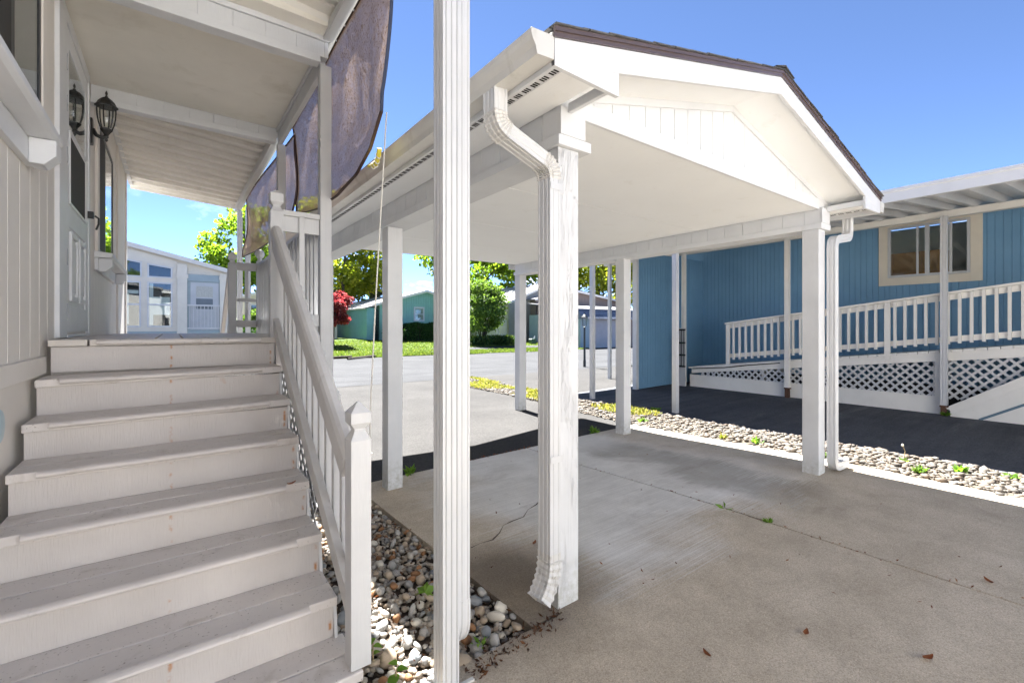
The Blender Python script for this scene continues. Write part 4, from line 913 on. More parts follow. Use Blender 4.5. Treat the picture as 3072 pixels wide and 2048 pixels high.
def tree(name, label, x, y, h, rx, rz, zc, n, leaf, mat, seed, clumps=46, cr=1.1, group=None, trunk_r=.25, droop=.3, low=-.9):
    z0 = gz(x, y); r = np.random.default_rng(seed); rr = random.Random(seed)
    t = thing(name, label, 'tree', (x, y, z0), group)
    m = MB(); top = zc + rz * .55
    tp = [(x + rr.uniform(-.15, .15) * k, y + rr.uniform(-.15, .15) * k, z0 - .1 + (top - z0) * k / 6) for k in range(7)]; m.tube(tp, trunk_r, 10, trunk_r * .25)
    for i in range(11):
        a = rr.uniform(0, 6.28); k = rr.randint(2, 5); b = tp[k]; L = rx * rr.uniform(.55, .95)
        m.tube([b, (b[0] + math.cos(a) * L * .45, b[1] + math.sin(a) * L * .45, b[2] + L * .25), (b[0] + math.cos(a) * L, b[1] + math.sin(a) * L, b[2] + L * rr.uniform(.2, .6))], trunk_r * .38, 6, .03)
    part('trunk', m, 'bark', t, smooth=True)
    p = crown_pts(r, n, rx, rz, clumps, cr, low=low) + np.array([0, 0, zc - z0])
    leaf_part('crown', leaf_mesh('crown', p, leaf * (.6 + .8 * r.random(n)), mat, seed + 1, droop, .8), t)
    return t
# trees
tree('maple_tree', 'tall maple tree with yellow-green leaves behind the teal shed', 13.6, 46, 14, 4.6, 5.5, 9.2, 11500, .34, 'maple_y', 11, 60, 1.15)
tree('maple_tree', 'leafy maple tree standing beyond the porch behind the pale house', 5.0, 41, 11, 3.5, 4.8, 6.2, 10500, .30, 'maple', 12, 70, .95)
tree('maple_tree', 'broad dark-limbed maple tree behind the round green shrub', 29.5, 45, 15, 7.2, 6.0, 10.6, 12500, .42, 'maple', 13, 70, 1.5)
tree('maple_tree', 'maple tree crown rising over the grey garage roof', 40, 37, 13, 6.0, 4.8, 8.4, 10000, .40, 'maple_y', 14, 60, 1.4)
tree('maple_tree', 'dark green tree behind the ridge of the grey clapboard house', 36, 43, 14, 6.0, 5.2, 9.6, 9500, .40, 'maple', 15, 60, 1.4)
# pines: bare trunks with a few ragged branches
for (x, y, sd, lab) in ((17.6, 50, 21, 'bare-trunked pine tree nearest the teal shed roof'), (18.6, 51, 22, 'thin dark pine trunk with ragged branches reaching over the teal house')):
    z0 = gz(x, y); t = thing('pine_tree', lab, 'tree', (x, y, z0)); rr = random.Random(sd); m = MB()
    m.tube([(x, y, z0 - .1), (x + .1, y, 7), (x - .1, y, 16)], .38, 10, .12); pts = []
    for i in range(26):
        a = rr.uniform(0, 6.28); zb = rr.uniform(4.8, 14); L = rr.uniform(1.2, 3.4); e = (x + math.cos(a) * L, y + math.sin(a) * L, zb + rr.uniform(-.5, .3))
        m.tube([(x, y, zb), ((x + e[0]) / 2, (y + e[1]) / 2, zb + .12), e], .055, 5, .012)
        for j in range(90):
            q = rr.uniform(.35, 1.0); pts.append((x + (e[0] - x) * q + rr.gauss(0, .22) - x, (e[1] - y) * q + rr.gauss(0, .22), zb + (e[2] - zb) * q + rr.gauss(0, .16) - z0))
    part('trunk', m, 'bark', t, smooth=True)
    leaf_part('needles', leaf_mesh('needles', pts, [.34] * len(pts), 'pine', sd, .1, .35), t)
def bush(name, label, cat, x, y, rx, ry, rz, zc, n, leaf, mat, seed, stems=6, group=None, clumps=40, cr=.32, base=None):
    z0 = gz(x, y); r = np.random.default_rng(seed); rr = random.Random(seed); t = thing(name, label, cat, (x, y, z0), group)
    p = crown_pts(r, n, 1, rz, clumps, cr, .7, -.97) * np.array([rx, ry, 1]) + np.array([0, 0, zc - z0])
    m = MB()
    for i in range(stems):
        a = rr.uniform(0, 6.28); q = rr.uniform(.2, .75)
        m.tube([(x + .12 * math.cos(a), y + .12 * math.sin(a), z0 - .05), (x + rx * q * .5 * math.cos(a), y + ry * q * .5 * math.sin(a), z0 + (zc - z0) * .6), (x + rx * q * math.cos(a), y + ry * q * math.sin(a), zc + rz * .3)], .045, 6, .012)
    part('stems', m, 'bark', t)
    leaf_part('foliage', leaf_mesh('foliage', p, leaf * (.6 + .8 * r.random(n)), mat, seed + 1, -.9 if mat == 'shrub' else .1, .7), t); return t
bush('plum_bush', 'round red-leaved bush on the lawn beside the teal shed', 'bush', 8.05, 30, 1.2, 1.2, 1.22, 2.6, 11000, .14, 'red_leaf', 31, 5, None, 60, .26)
bush('round_shrub', 'tall bright green rounded shrub left of the grey clapboard house', 'bush', 19.0, 29.5, 1.75, 1.6, 2.05, 3.0, 13000, .17, 'shrub', 32, 16, None, 80, .42)
bush('clipped_bush', 'small clipped bush at the corner of the teal house', 'bush', 12.75, 31.4, .75, .6, .68, 1.2, 3500, .11, 'hedge', 33, 3, None, 40, .22)
bush('clipped_bush', 'yellow-green bush in front of the white cottage porch', 'bush', 3.55, 27.5, .8, .7, .8, 1.6, 4000, .12, 'shrub', 34, 3, None, 40, .25)
bush('clipped_bush', 'dark green low bush beside the pale house entrance', 'bush', 2.9, 25.2, .7, .6, .55, .75, 3000, .11, 'hedge', 35, 3, None, 40, .22)
def hedge(x0, x1, y, d, h, n, seed):
    z0 = gz((x0 + x1) / 2, y); t = thing('hedge', 'clipped dark green hedge under the teal house window', 'hedge', ((x0 + x1) / 2, y, z0)); r = np.random.default_rng(seed)
    cx = (x0 + x1) / 2; p = np.empty((n, 3)); k = r.integers(0, 3, n); u = r.random((n, 3))
    p[:, 0] = (u[:, 0] - .5) * (x1 - x0); p[:, 1] = (u[:, 1] - .5) * d; p[:, 2] = u[:, 2] * h
    f = k == 0; p[f, 1] = -d / 2 + .1 * r.random(f.sum()); f = k == 1; p[f, 2] = h - .1 * r.random(f.sum())
    lump = .07 * np.sin(p[:, 0] * 4.2 + 1) + .05 * np.sin(p[:, 0] * 9); p[:, 1] += lump * (p[:, 1] < 0); p[:, 2] += lump * .6 * (p[:, 2] / h)
    m = MB(); m.box(x0 + .12, x1 - .12, y - d / 2 + .15, y + d / 2, z0 - .05, z0 + h - .14); part('twigs', m, 'bark', t)
    leaf_part('foliage', leaf_mesh('foliage', p, .13 * (.6 + .8 * r.random(n)), 'hedge', seed + 1, 0, .7), t)
hedge(13.7, 18.3, 32.0, .9, 1.24, 12000, 36)
def scatter_leaves(name, mat, n, gen, size, seed, kind='stuff', narrow=.35, up=1.0):
    r = random.Random(seed); pts = []; dirs = []
    while len(pts) < n:
        q = gen(r)
        if q is None: continue
        pts.append(q); dirs.append((r.gauss(0, .5), r.gauss(0, .5), up))
    me = leaf_mesh(name, pts, [size * r.uniform(.5, 1.4) for _ in pts], mat, seed, 0, narrow, dirs)
    o = bpy.data.objects.new(name, me); COL.objects.link(o); o['kind'] = kind; return o
def g_grass(r):
    x = r.uniform(6, 24); e = edge_y(x); y = e + (r.random() ** 1.5) * 9.5
    if 13.3 < x < 22.5 and 25.5 < y < 27: return None
    return (x, y, gz(x, y))
scatter_leaves('grass', 'blade', 36000, g_grass, .10, 41)
def g_cover(r):
    x = r.uniform(16.6, 21.2); y = 28.4 + r.gauss(0, .32); return (x, y, gz(x, y) + r.random() * .5)
scatter_leaves('ground_cover', 'hedge', 3000, g_cover, .2, 42, narrow=.4); scatter_leaves('ornamental_grass', 'blade', 1500, g_cover, .28, 43, narrow=.2)
src = [o for o in bpy.data.objects if o.name.startswith('maple_tree')][1]  # unseen maples added behind the camera to show in window reflections
for tx, ty, lab in ((-6, -24, 'unseen big maple tree behind the added white house'), (8, -22, 'unseen maple tree at the right end of the added white house'), (24, -20, 'unseen maple tree far right behind the viewer')):
    o = src.copy(); COL.objects.link(o); o.location = (tx, ty, -.1); o['label'] = lab; o.rotation_euler.z = tx
    for ch in list(src.children): c = ch.copy(); COL.objects.link(c); c.parent = o
# ================================================================== FAR BUILDINGS
M['teal'] = paint('teal_house_paint', (.24, .46, .41), .6, (30, 30, 3), .2)
M['teal_shed'] = paint('teal_shed_paint', (.20, .42, .44), .6, (30, 30, 3), .2)
M['vinyl_grey'] = paint('taupe_vinyl_siding', (.34, .32, .285), .55)
M['pale_wall'] = paint('pale_cream_siding', (.72, .67, .57), .6)
M['pale_blue_wall'] = paint('pale_blue_siding', (.33, .40, .42), .6)
M['roof_pale'] = paint('pale_roof_trim', (.70, .67, .61), .6)
M['door_grey'] = paint('taupe_garage_door', (.44, .40, .385), .5)
M['brown_wall'] = paint('brown_gable', (.28, .215, .18), .7)
M['door_pale'] = paint('pale_grey_door', (.50, .52, .53), .5)
M['lace'] = paint('lace_curtain', (.50, .50, .45), .9, (120, 40, 120), .5, var=.2, vscale=20)
M['curtain'] = paint('white_curtain', (.7, .7, .68), .9)
M['utility'] = paint('utility_green', (.08, .13, .10), .5)
def gable_house(name, label, x0, x1, y0, y1, eave, ridge, mat, xr=None, over=.35, roofmat='shingle_grey', siding='v'):
    xr = xr if xr is not None else (x0 + x1) / 2; zb = min(gz(x0, y0), gz(x1, y0)) - .15
    t = thing(name, label, 'house', ((x0 + x1) / 2, y0, zb + .15)); sl = (ridge - eave)
    def top(x): return eave + sl * ((x - x0) / (xr - x0) if x < xr else (x1 - x) / (x1 - xr))
    m = MB()
    if siding == 'v': grooved(m, (x0, y0, 0), (1, 0, 0), (0, 0, 1), (0, -1, 0), xr - x0, lambda s: (zb, top(x0 + s)), .2, .1, .02, .012); grooved(m, (xr, y0, 0), (1, 0, 0), (0, 0, 1), (0, -1, 0), x1 - xr, lambda s: (zb, top(xr + s)), .2, .1, .02, .012)
    else: clapboard(m, (x0, y0, 0), (1, 0, 0), (0, -1, 0), x1 - x0, zb, ridge, .125, .02, lambda z: (0, x1 - x0) if z < eave else ((z - eave) / sl * (xr - x0), x1 - x0 - (z - eave) / sl * (x1 - xr)))
    m.prism([(x0, zb), (x1, zb), (x1, eave), (xr, ridge), (x0, eave)], 'y', y0 + .02, y1); part('wall', m, mat, t)
    kl, kr = sl / (xr - x0), sl / (x1 - xr); m = MB()
    m.prism([(x0 - over, eave - kl * over), (xr, ridge), (x1 + over, eave - kr * over), (x1 + over, eave - kr * over + .1), (xr, ridge + .11), (x0 - over, eave - kl * over + .1)], 'y', y0 - over, y1 + .3); part('roof', m, roofmat, t)
    m = MB(); m.prism([(x0 - over - .02, eave - kl * over - .07), (xr, ridge - .07), (x1 + over + .02, eave - kr * over - .07), (x1 + over + .02, eave - kr * over + .115), (xr, ridge + .125), (x0 - over - .02, eave - kl * over + .115)], 'y', y0 - over - .03, y0 - over - .001); part('fascia', m, 'roof_pale', t)
    return t
def far_window(parent, x0, x1, z0, z1, y, tr=.09, rail=True, pane='dark', topz=None, reveal=None, curtain=None):
    m = MB(); ya, yb = y - .04, y - .004; tz = topz if topz is not None else z1
    m.hexa([(x0, ya, z1 - tr), (x1, ya, tz - tr), (x1, yb, tz - tr), (x0, yb, z1 - tr), (x0, ya, z1), (x1, ya, tz), (x1, yb, tz), (x0, yb, z1)])
    m.box(x0, x0 + tr, ya, yb, z0, z1 - tr); m.box(x1 - tr, x1, ya, yb, z0, tz - tr); m.box(x0 + tr, x1 - tr, ya, yb, z0, z0 + tr)
    if rail: m.box(x0 + tr, x1 - tr, ya + .005, yb, (z0 + z1) / 2 - .04, (z0 + z1) / 2 + .03)
    w = part('window', m, 'metal_white', parent)
    m = MB(); m.hexa([(x0 + tr, y - .016, z0 + tr), (x1 - tr, y - .016, z0 + tr), (x1 - tr, y - .012, z0 + tr), (x0 + tr, y - .012, z0 + tr), (x0 + tr, y - .016, z1 - tr), (x1 - tr, y - .016, tz - tr), (x1 - tr, y - .012, tz - tr), (x0 + tr, y - .012, z1 - tr)]); part('pane', m, 'glass', w)
    m = MB(); m.hexa([(x0 + tr, y - .007, z0 + tr), (x1 - tr, y - .007, z0 + tr), (x1 - tr, y - .003, z0 + tr), (x0 + tr, y - .003, z0 + tr), (x0 + tr, y - .007, z1 - tr), (x1 - tr, y - .007, tz - tr), (x1 - tr, y - .003, tz - tr), (x0 + tr, y - .003, z1 - tr)]); part('backing', m, pane, w)
    if curtain:
        for a, b, za, zb_ in curtain: m = MB(); m.box(a, b, y - .011, y - .008, za, zb_); part('curtain', m, 'curtain', w)
    return w
th = gable_house('teal_house', 'teal board house with a white window above a dark hedge', 12.27, 19.6, 33, 46, 3.22, 4.27, 'teal', 15.9, .4)
m = MB(); m.box(12.3, 19.55, 32.982, 32.998, 3.18, 3.25); part('band', m, 'teal', th)
far_window(th, 14.96, 15.86, 1.95, 3.07, 33, .12, True, 'lace')
ts = thing('teal_shed', 'long low teal shed with a pale roof left of the teal house', 'shed', (11.7, 37, .5))
m = MB(); grooved(m, (11.3, 42, 0), (0, -1, 0), (0, 0, 1), (-1, 0, 0), 9, lambda s: (.3, 2.86), .2, .1, .02, .012); grooved(m, (11.3, 33, 0), (1, 0, 0), (0, 0, 1), (0, -1, 0), .62, lambda s: (.3, 2.9), .2, .1, .02, .012); m.box(11.315, 11.91, 33.015, 42, .3, 2.85); part('wall', m, 'teal_shed', ts)
m = MB(); m.prism([(11.15, 2.83), (11.15, 2.93), (13.2, 3.48), (13.2, 3.38)], 'y', 32.85, 42.2); rf2 = part('roof', m, 'shingle_grey', ts)
m = MB(); m.box(11.12, 11.149, 32.85, 42.2, 2.80, 2.90); part('fascia', m, 'roof_pale', ts)
for yy in (34.5, 36.8): m = MB(); m.box(11.7, 11.85, yy, yy + .15, 3.0, 3.2); part('roof_vent', m, 'grey_metal', rf2)
tr_ = MB()
for k in range(7): tr_.box(11.95 + k * .045, 11.965 + k * .045, 33.1, 33.115, .6, 2.75)
for k in range(8): tr_.box(11.93, 12.25, 33.116, 33.13, .9 + k * .25, .915 + k * .25)
single('garden_trellis', tr_, 'black_metal', 'black metal trellis in the gap between teal shed and teal house', 'trellis')
gh = gable_house('clapboard_house', 'taupe clapboard house with a white-edged gable across the road', 22.6, 31.6, 31, 42, 3.58, 5.35, 'vinyl_grey', 27.1, .3, 'shingle_grey', 'h')
m = MB(); m.box(25.9, 26.25, 30.9, 30.985, .95, 1.75); m.box(23.9, 24.05, 30.92, 30.985, 1.35, 1.7); m.tube([(24.2, 30.95, .4), (24.2, 30.95, 1.4)], .03, 6); part('utility_boxes', m, 'grey_metal', gh)
pf_ = thing('picket_fence', 'white picket railing beside the clapboard house', 'fence', (21.4, 31.2, gz(21.4, 31.2)))
m = MB(); x = 19.6
while x < 22.5: m.box(x, x + .05, 31.19, 31.21, .6, 2.05); x += .11
part('pickets', m, 'metal_white', pf_)
m = MB(); m.box(19.6, 22.52, 31.211, 31.25, 2.0, 2.09); m.box(19.6, 22.52, 31.211, 31.25, .85, .92); m.box(21.55, 21.68, 31.16, 31.28, .4, 2.12); part('rails', m, 'metal_white', pf_)
ub = thing('utility_box', 'small green utility pedestal on the lawn in front of the clapboard house', 'utility box', (22.75, 28, gz(22.75, 28)))
z0 = gz(22.75, 28); m = MB(); m.box(22.5, 22.95, 27.85, 28.2, z0 - .05, z0 + .36); m.prism([(22.48, z0 + .3605), (22.97, z0 + .3605), (22.9, z0 + .43), (22.55, z0 + .43)], 'y', 27.83, 28.22); part('cabinet', m, 'utility', ub, .02)
m = MB(); m.tube([(22.9, 28.0, z0 + .4), (22.98, 28.0, z0 + .62)], .07, 8); part('meter', m, 'grey_metal', ub)
# garage + house behind
ga = thing('garage', 'taupe garage with roller door and slate shingle mansard', 'garage', (28, 24, -.1))
m = MB(); m.box(24.0, 25.45, 24.0, 30, -.15, 2.5); part('white_wall', m, 'pale_blue_wall', ga)
m = MB(); m.box(25.451, 33, 24.05, 30, -.15, 2.5); part('wall', m, 'brown_wall', ga)
m = MB(); clapboard(m, (25.53, 24.03, 0), (1, 0, 0), (0, -1, 0), 3.4, -.12, 2.06, .14, .02); part('garage_door', m, 'door_grey', ga)
m = MB(); m.box(25.455, 25.528, 23.985, 24.04, -.13, 2.12); m.box(25.53, 29.0, 23.985, 24.04, 2.062, 2.12); part('door_frame', m, 'brown_wall', ga)
m = MB(); m.prism([(23.55, 2.1), (24.1, 2.82), (24.2, 2.82), (24.2, 2.1)], 'x', 23.8, 33.2); part('mansard', m, 'shingle_slate', ga)
m = MB(); m.prism([(24.05, 2.821), (24.05, 2.87), (30, 3.5), (30, 3.4)], 'x', 23.8, 33.2); part('roof', m, 'shingle_grey', ga)
gable_house('brown_house', 'brown gabled house with pale roof rising behind the garage', 24.9, 36, 30.2, 40, 3.9, 4.75, 'brown_wall', 29.0, .5, 'shingle_grey')
# pale house left
bp = gable_house('pale_house', 'pale cream house with tall windows seen across the porch floor', -10.5, 2.0, 24.5, 34, 3.98, 5.6, 'pale_wall', -4.6, .28, 'shingle_grey', 'h')
m = MB(); m.box(-6, .14, 24.43, 24.485, 1.30, 4.24); m.prism([(-6, 4.2405), (.14, 4.2405), (.14, 4.33), (-1.9, 4.80), (-6, 4.86)], 'y', 24.43, 24.485); m.box(.145, .5, 24.36, 24.485, .0, 4.2); m.box(.11, .54, 24.34, 24.49, 3.6, 3.76); m.box(1.7, 2.04, 24.36, 24.485, .0, 3.9); m.box(1.67, 2.07, 24.34, 24.49, 3.6, 3.76); part('trim_panel', m, 'pale_wall', bp)
far_window(bp, -.86, -.01, 1.48, 3.37, 24.425, .06, True, 'dark', None, None, [(-.79, -.66, 1.56, 3.3), (-.66, -.1, 2.0, 2.75)])
far_window(bp, -1.95, -1.06, 1.48, 3.37, 24.425, .06, True, 'dark', None, None, [(-1.55, -1.45, 1.6, 2.9), (-1.88, -1.14, 2.86, 3.0)])
far_window(bp, -.86, -.01, 3.55, 4.15, 24.425, .06, False, 'dark', 4.03); far_window(bp, -1.95, -1.03, 3.55, 4.34, 24.425, .06, False, 'dark', 4.19)
m = MB(); m.box(.505, 1.695, 24.40, 24.47, .0, 1.34); m.box(.505, 1.695, 24.40, 24.47, 3.49, 3.78); m.box(.505, 1.695, 24.472, 24.48, 1.34, 3.49); part('recess', m, 'pale_blue_wall', bp)
m = MB(); m.box(.62, 1.66, 24.455, 24.4715, 1.36, 3.44); fd = part('door', m, 'door_pale', bp)
m = MB(); m.box(.82, 1.44, 24.449, 24.4545, 2.80, 3.28); part('pane', m, 'lace', fd)
m = MB(); m.box(.82, 1.44, 24.449, 24.4545, 2.28, 2.74); part('pane', m, 'grey_blue', fd)
m = MB(); m.box(.505, 1.695, 24.36, 24.395, 2.40, 2.47); m.box(.505, 1.695, 24.36, 24.395, 1.40, 1.46)
for k in range(9): m.box(.58 + k * .133, .605 + k * .133, 24.37, 24.385, 1.46, 2.40)
part('porch_rail', m, 'metal_white', bp)
m = MB(); m.box(-10.4, .14, 24.45, 24.49, 1.2, 1.299); part('skirt_band', m, 'pale_blue_wall', bp)
wc = gable_house('white_cottage', 'white cottage with a low porch seen through the far porch railing', 3.6, 10.2, 36.5, 44, 3.5, 4.5, 'pale_wall', 6.9, .5, 'shingle_grey')
m = MB(); m.box(3.6, 8.5, 36.2, 36.25, 1.9, 2.0); m.box(3.6, 8.5, 36.2, 36.25, 1.0, 1.1)
for k in range(40): m.box(3.62 + k * .12, 3.66 + k * .12, 36.21, 36.24, 1.1, 1.9)
part('porch_rail', m, 'metal_white', wc)
far_window(wc, 4.3, 5.4, 2.1, 3.1, 36.48, .08, True, 'dark')
# unseen white house added behind the camera to bounce sunlight into the shade
M['fill_white'] = paint('fill_house_siding', (.80, .79, .77), .6)
nb = thing('fill_house', 'unseen white board house added behind the viewer to bounce light', 'house', (3, -8, 0))
m = MB(); grooved(m, (-9, -5.6, 0), (1, 0, 0), (0, 0, 1), (0, 1, 0), 15.5, lambda q: (-.1, 4.2), .2, .1, .02, .012); m.box(-9, 6.5, -14, -5.62, -.1, 4.2); part('wall', m, 'fill_white', nb)
m = MB(); m.prism([(-14.4, 4.1), (-9.8, 5.2), (-5.45, 4.1), (-5.45, 4.2), (-9.8, 5.35), (-14.4, 4.2)], 'x', -9.4, 6.9); part('roof', m, 'shingle_grey', nb)
for wx in (-6, -1.5): m = MB(); m.box(wx, wx + 1.2, -5.599, -5.56, 1.3, 2.4); part('window', m, 'black_frame', nb)
# lamp post by the road
lx, ly = 12.85, 12.63; z0 = gz(lx, ly)
lp = thing('lamp_post', 'black post lantern standing at the edge of the driveway', 'lamp', (lx, ly, z0))
m = MB(); m.lathe([(.055, -.05), (.055, .25), (.045, .27), (.042, .9), (.04, 1.52), (.06, 1.53), (.03, 1.56)], (lx, ly, z0), 12); part('pole', m, 'black_metal', lp)
m = MB(); m.lathe([(.05, 0), (.07, .03), (.1, .32), (.095, .33)], (lx, ly, z0 + 1.57), 6); part('lamp_glass', m, 'lamp_glass', lp)
m = MB()
for k in range(6):
    a = k * math.pi / 3; m.tube([(lx + .075 * math.cos(a), ly + .075 * math.sin(a), z0 + 1.57), (lx + .108 * math.cos(a), ly + .108 * math.sin(a), z0 + 1.90)], .008, 5)
m.lathe([(.145, 0), (.14, .03), (.07, .11), (.02, .14), (.02, .18), (.004, .22)], (lx, ly, z0 + 1.89), 6); part('cap', m, 'black_metal', lp)
# hills
hl = MB(); xsh = lin(-500, 700, 90)
hl.add([(x, 430, -5) for x in xsh] + [(x, 470 + 20 * math.sin(x * .02), 17 + 7 * math.sin(x * .011 + 1) + 4 * math.sin(x * .037) + 1.5 * math.sin(x * .2)) for x in xsh] + [(x, 620, 10) for x in xsh],
       [(j * 90 + i, j * 90 + i + 1, (j + 1) * 90 + i + 1, (j + 1) * 90 + i) for j in range(2) for i in range(89)])
M['hill'] = paint('distant_forest_hill', (.06, .085, .06), .95, (.2, .2, .2), 1, 3, var=.3, vscale=.05)
struct('hills', hl, 'hill')
# ================================================================== GRAVEL
import bmesh
def stone_mesh(name, seed, mat, sub=2, flat=.62):
    r = random.Random(seed); bm = bmesh.new(); bmesh.ops.create_icosphere(bm, subdivisions=sub, radius=1.0)
    sx, sy, sz = r.uniform(.85, 1.25), r.uniform(.7, .95), flat * r.uniform(.75, 1.1); ph = [r.uniform(0, 6.28) for _ in range(6)]
    pl = [(Vector((r.gauss(0, 1), r.gauss(0, 1), r.gauss(0, 1))).normalized(), r.uniform(.62, .92)) for _ in range(7)]
    for v in bm.verts:
        p = v.co.copy()
        for n_, d in pl:
            q = p.dot(n_)
            if q > d: p -= n_ * (q - d) * .88
        k = 1 + .07 * math.sin(p.x * 2.3 + ph[0]) + .06 * math.sin(p.y * 2.9 + ph[1]) + .05 * math.sin(p.z * 3.1 + ph[2])
        v.co = Vector((p.x * sx, p.y * sy, p.z * sz)) * k
    me = bpy.data.meshes.new(name); bm.to_mesh(me); bm.free(); me.materials.append(mat)
    for p in me.polygons: p.use_smooth = True
    return me
def bed_ok(x, y):
    if x > 1.415 and y > 1.75: return False
    if x < .66: return False
    if y < 1.655 + (x - .90) * .19: return False
    if y < 1.97 and x < .69: return False
    if abs(x - NX - .03) < .10 and abs(y - NY) < .06: return False
    return y < 4.35 and x < 1.46
LBL = {'grey': 'smooth grey river stone in the bed beside the porch steps', 'blue-grey': 'dark bluish river stone in the bed beside the porch steps', 'tan': 'tan river stone in the bed beside the porch steps',
       'rust-brown': 'rust-brown river stone in the bed beside the porch steps', 'cream': 'pale cream river stone in the bed beside the porch steps', 'speckled': 'speckled granite river stone in the bed beside the porch steps'}
protos = [(k, stone_mesh('river_stone', 100 + i * 7 + j, mt)) for i, (k, mt) in enumerate(STONES.items()) for j in range(3)]
wts = {'grey': 4, 'blue-grey': 1.8, 'tan': 5, 'rust-brown': 2.6, 'cream': 2.4, 'speckled': 2.6}
pw = [wts[k] for k, _ in protos]
struct('gravel_bed', grid(fine(.5, 1.44, .1), fine(1.64, 4.4, .12), lambda x, y: gz(x, y) - .055), 'soil')
placed = []; rs = random.Random(5); tries = 0
while len(placed) < 300 and tries < 60000:
    tries += 1; x = rs.uniform(.66, 1.44); y = 1.64 + 2.5 * rs.random() ** 1.35
    if not bed_ok(x, y): continue
    big = max(0, 1 - (y - 1.65) / 1.5)
    r_ = rs.uniform(.019, .031) + big * rs.uniform(.002, .034) * rs.random() ** .5
    if any((x - a) ** 2 + (y - b) ** 2 < (.80 * (r_ + c)) ** 2 for a, b, c in placed): continue
    placed.append((x, y, r_))
for x, y, r_ in placed:
    k, me = rs.choices(protos, pw)[0]; o = bpy.data.objects.new('river_stone', me); COL.objects.link(o)
    o.location = (x, y, gz(x, y) - .028 + r_ * .32 + rs.uniform(-.004, .008)); o.scale = (r_, r_, r_); o.rotation_euler = (rs.gauss(0, .45), rs.gauss(0, .45), rs.uniform(0, 6.28))
    o['label'] = LBL[k]; o['category'] = 'stone'; o['group'] = k + ' river stones in the bed beside the steps'
def stone_mass(name, n, gen, mat, seed, sub=1):
    r = np.random.default_rng(seed); rr = random.Random(seed); base = []
    for j in range(8):
        me = stone_mesh('tmp', seed * 31 + j, M[mat], sub); v = np.empty(len(me.vertices) * 3, np.float32); me.vertices.foreach_get('co', v)
        f = np.array([p.vertices[:] for p in me.polygons]); base.append((v.reshape(-1, 3), f)); bpy.data.meshes.remove(me)
    V = []; Fs = []; off = 0; c = 0
    while c < n:
        q = gen(rr)
        if q is None: continue
        x, y, z, s = q; v, f = base[rr.randrange(8)]; a = rr.uniform(0, 6.28); b_ = rr.gauss(0, .3); ca, sa_ = math.cos(a), math.sin(a)
        R3 = np.array([[ca, -sa_, 0], [sa_, ca, 0], [0, 0, 1]]) @ np.array([[1, 0, 0], [0, math.cos(b_), -math.sin(b_)], [0, math.sin(b_), math.cos(b_)]])
        V.append(v @ R3.T * s + np.array([x, y, z])); Fs.append(f + off); off += len(v); c += 1
    V = np.concatenate(V); Fs = np.concatenate(Fs); nf = len(Fs)
    me = bpy.data.meshes.new(name); me.vertices.add(len(V)); me.vertices.foreach_set('co', V.ravel().astype(np.float32))
    me.loops.add(nf * 3); me.loops.foreach_set('vertex_index', Fs.ravel().astype(np.int32)); me.polygons.add(nf)
    me.polygons.foreach_set('loop_start', np.arange(0, nf * 3, 3, dtype=np.int32)); me.polygons.foreach_set('loop_total', np.full(nf, 3, np.int32)); me.polygons.foreach_set('use_smooth', np.ones(nf, bool))
    me.update(calc_edges=True); me.materials.append(M[mat]); o = bpy.data.objects.new(name, me); COL.objects.link(o); o['kind'] = 'stuff'; return o
def g_fill(r):
    x = r.uniform(.64, 1.45); y = r.uniform(1.62, 4.35)
    if not bed_ok(x, y) and not (.5 < x < .66 and y > 2.0): return None
    return (x, y, gz(x, y) - .035 + r.uniform(-.01, .01), r.uniform(.012, .026))
stone_mass('pebbles', 2600, g_fill, 'mixed_stone', 9)
def strip_x(y): return 5.615 + .35 * sm(4.6, 9, y) + .35 * sm(9, 12, y), 6.50 + .05 * max(0, min(y, 5)) + .55 * sm(7, 12, y)
def g_strip(r):
    y = -1.5 + 13.4 * r.random() ** 1.25; a, b = strip_x(y); x = r.uniform(a, b) + r.gauss(0, .025); s = r.uniform(.018, .044) * (1 if r.random() < .9 else 1.5)
    return (x, y, gz(x, y) + r.uniform(-.012, .018), s)
struct('gravel_strip', MB().add([(e, y, gz(e, y) - .004) for y in lin(-5, 12.0, 60) for e in lin(strip_x(y)[0] + .01, strip_x(y)[1], 5)], [(j * 5 + i, j * 5 + i + 1, (j + 1) * 5 + i + 1, (j + 1) * 5 + i) for j in range(59) for i in range(4)]), 'gravel_soil')
stone_mass('gravel', 4600, g_strip, 'mixed_pale', 10)
def g_chips(r):
    q = g_strip(r); return (q[0], q[1], gz(q[0], q[1]) + r.uniform(-.006, .008), r.uniform(.012, .022))
stone_mass('gravel_chips', 4200, g_chips, 'mixed_pale', 12)
def g_weedy(r):
    y = 4.6 + 7.2 * r.random(); a, b = strip_x(y); x = a + (b - a) * r.random()
    d = math.sin(x * 5.1 + y * 1.3) + math.sin(y * 2.7 - x * 2) + .9 * sm(6, 8.5, y)
    if d < .55: return None
    return (x, y, gz(x, y) + r.random() * .03)
scatter_leaves('strip_weeds', 'cover', 5200, g_weedy, .055, 51, narrow=.45, up=.8)
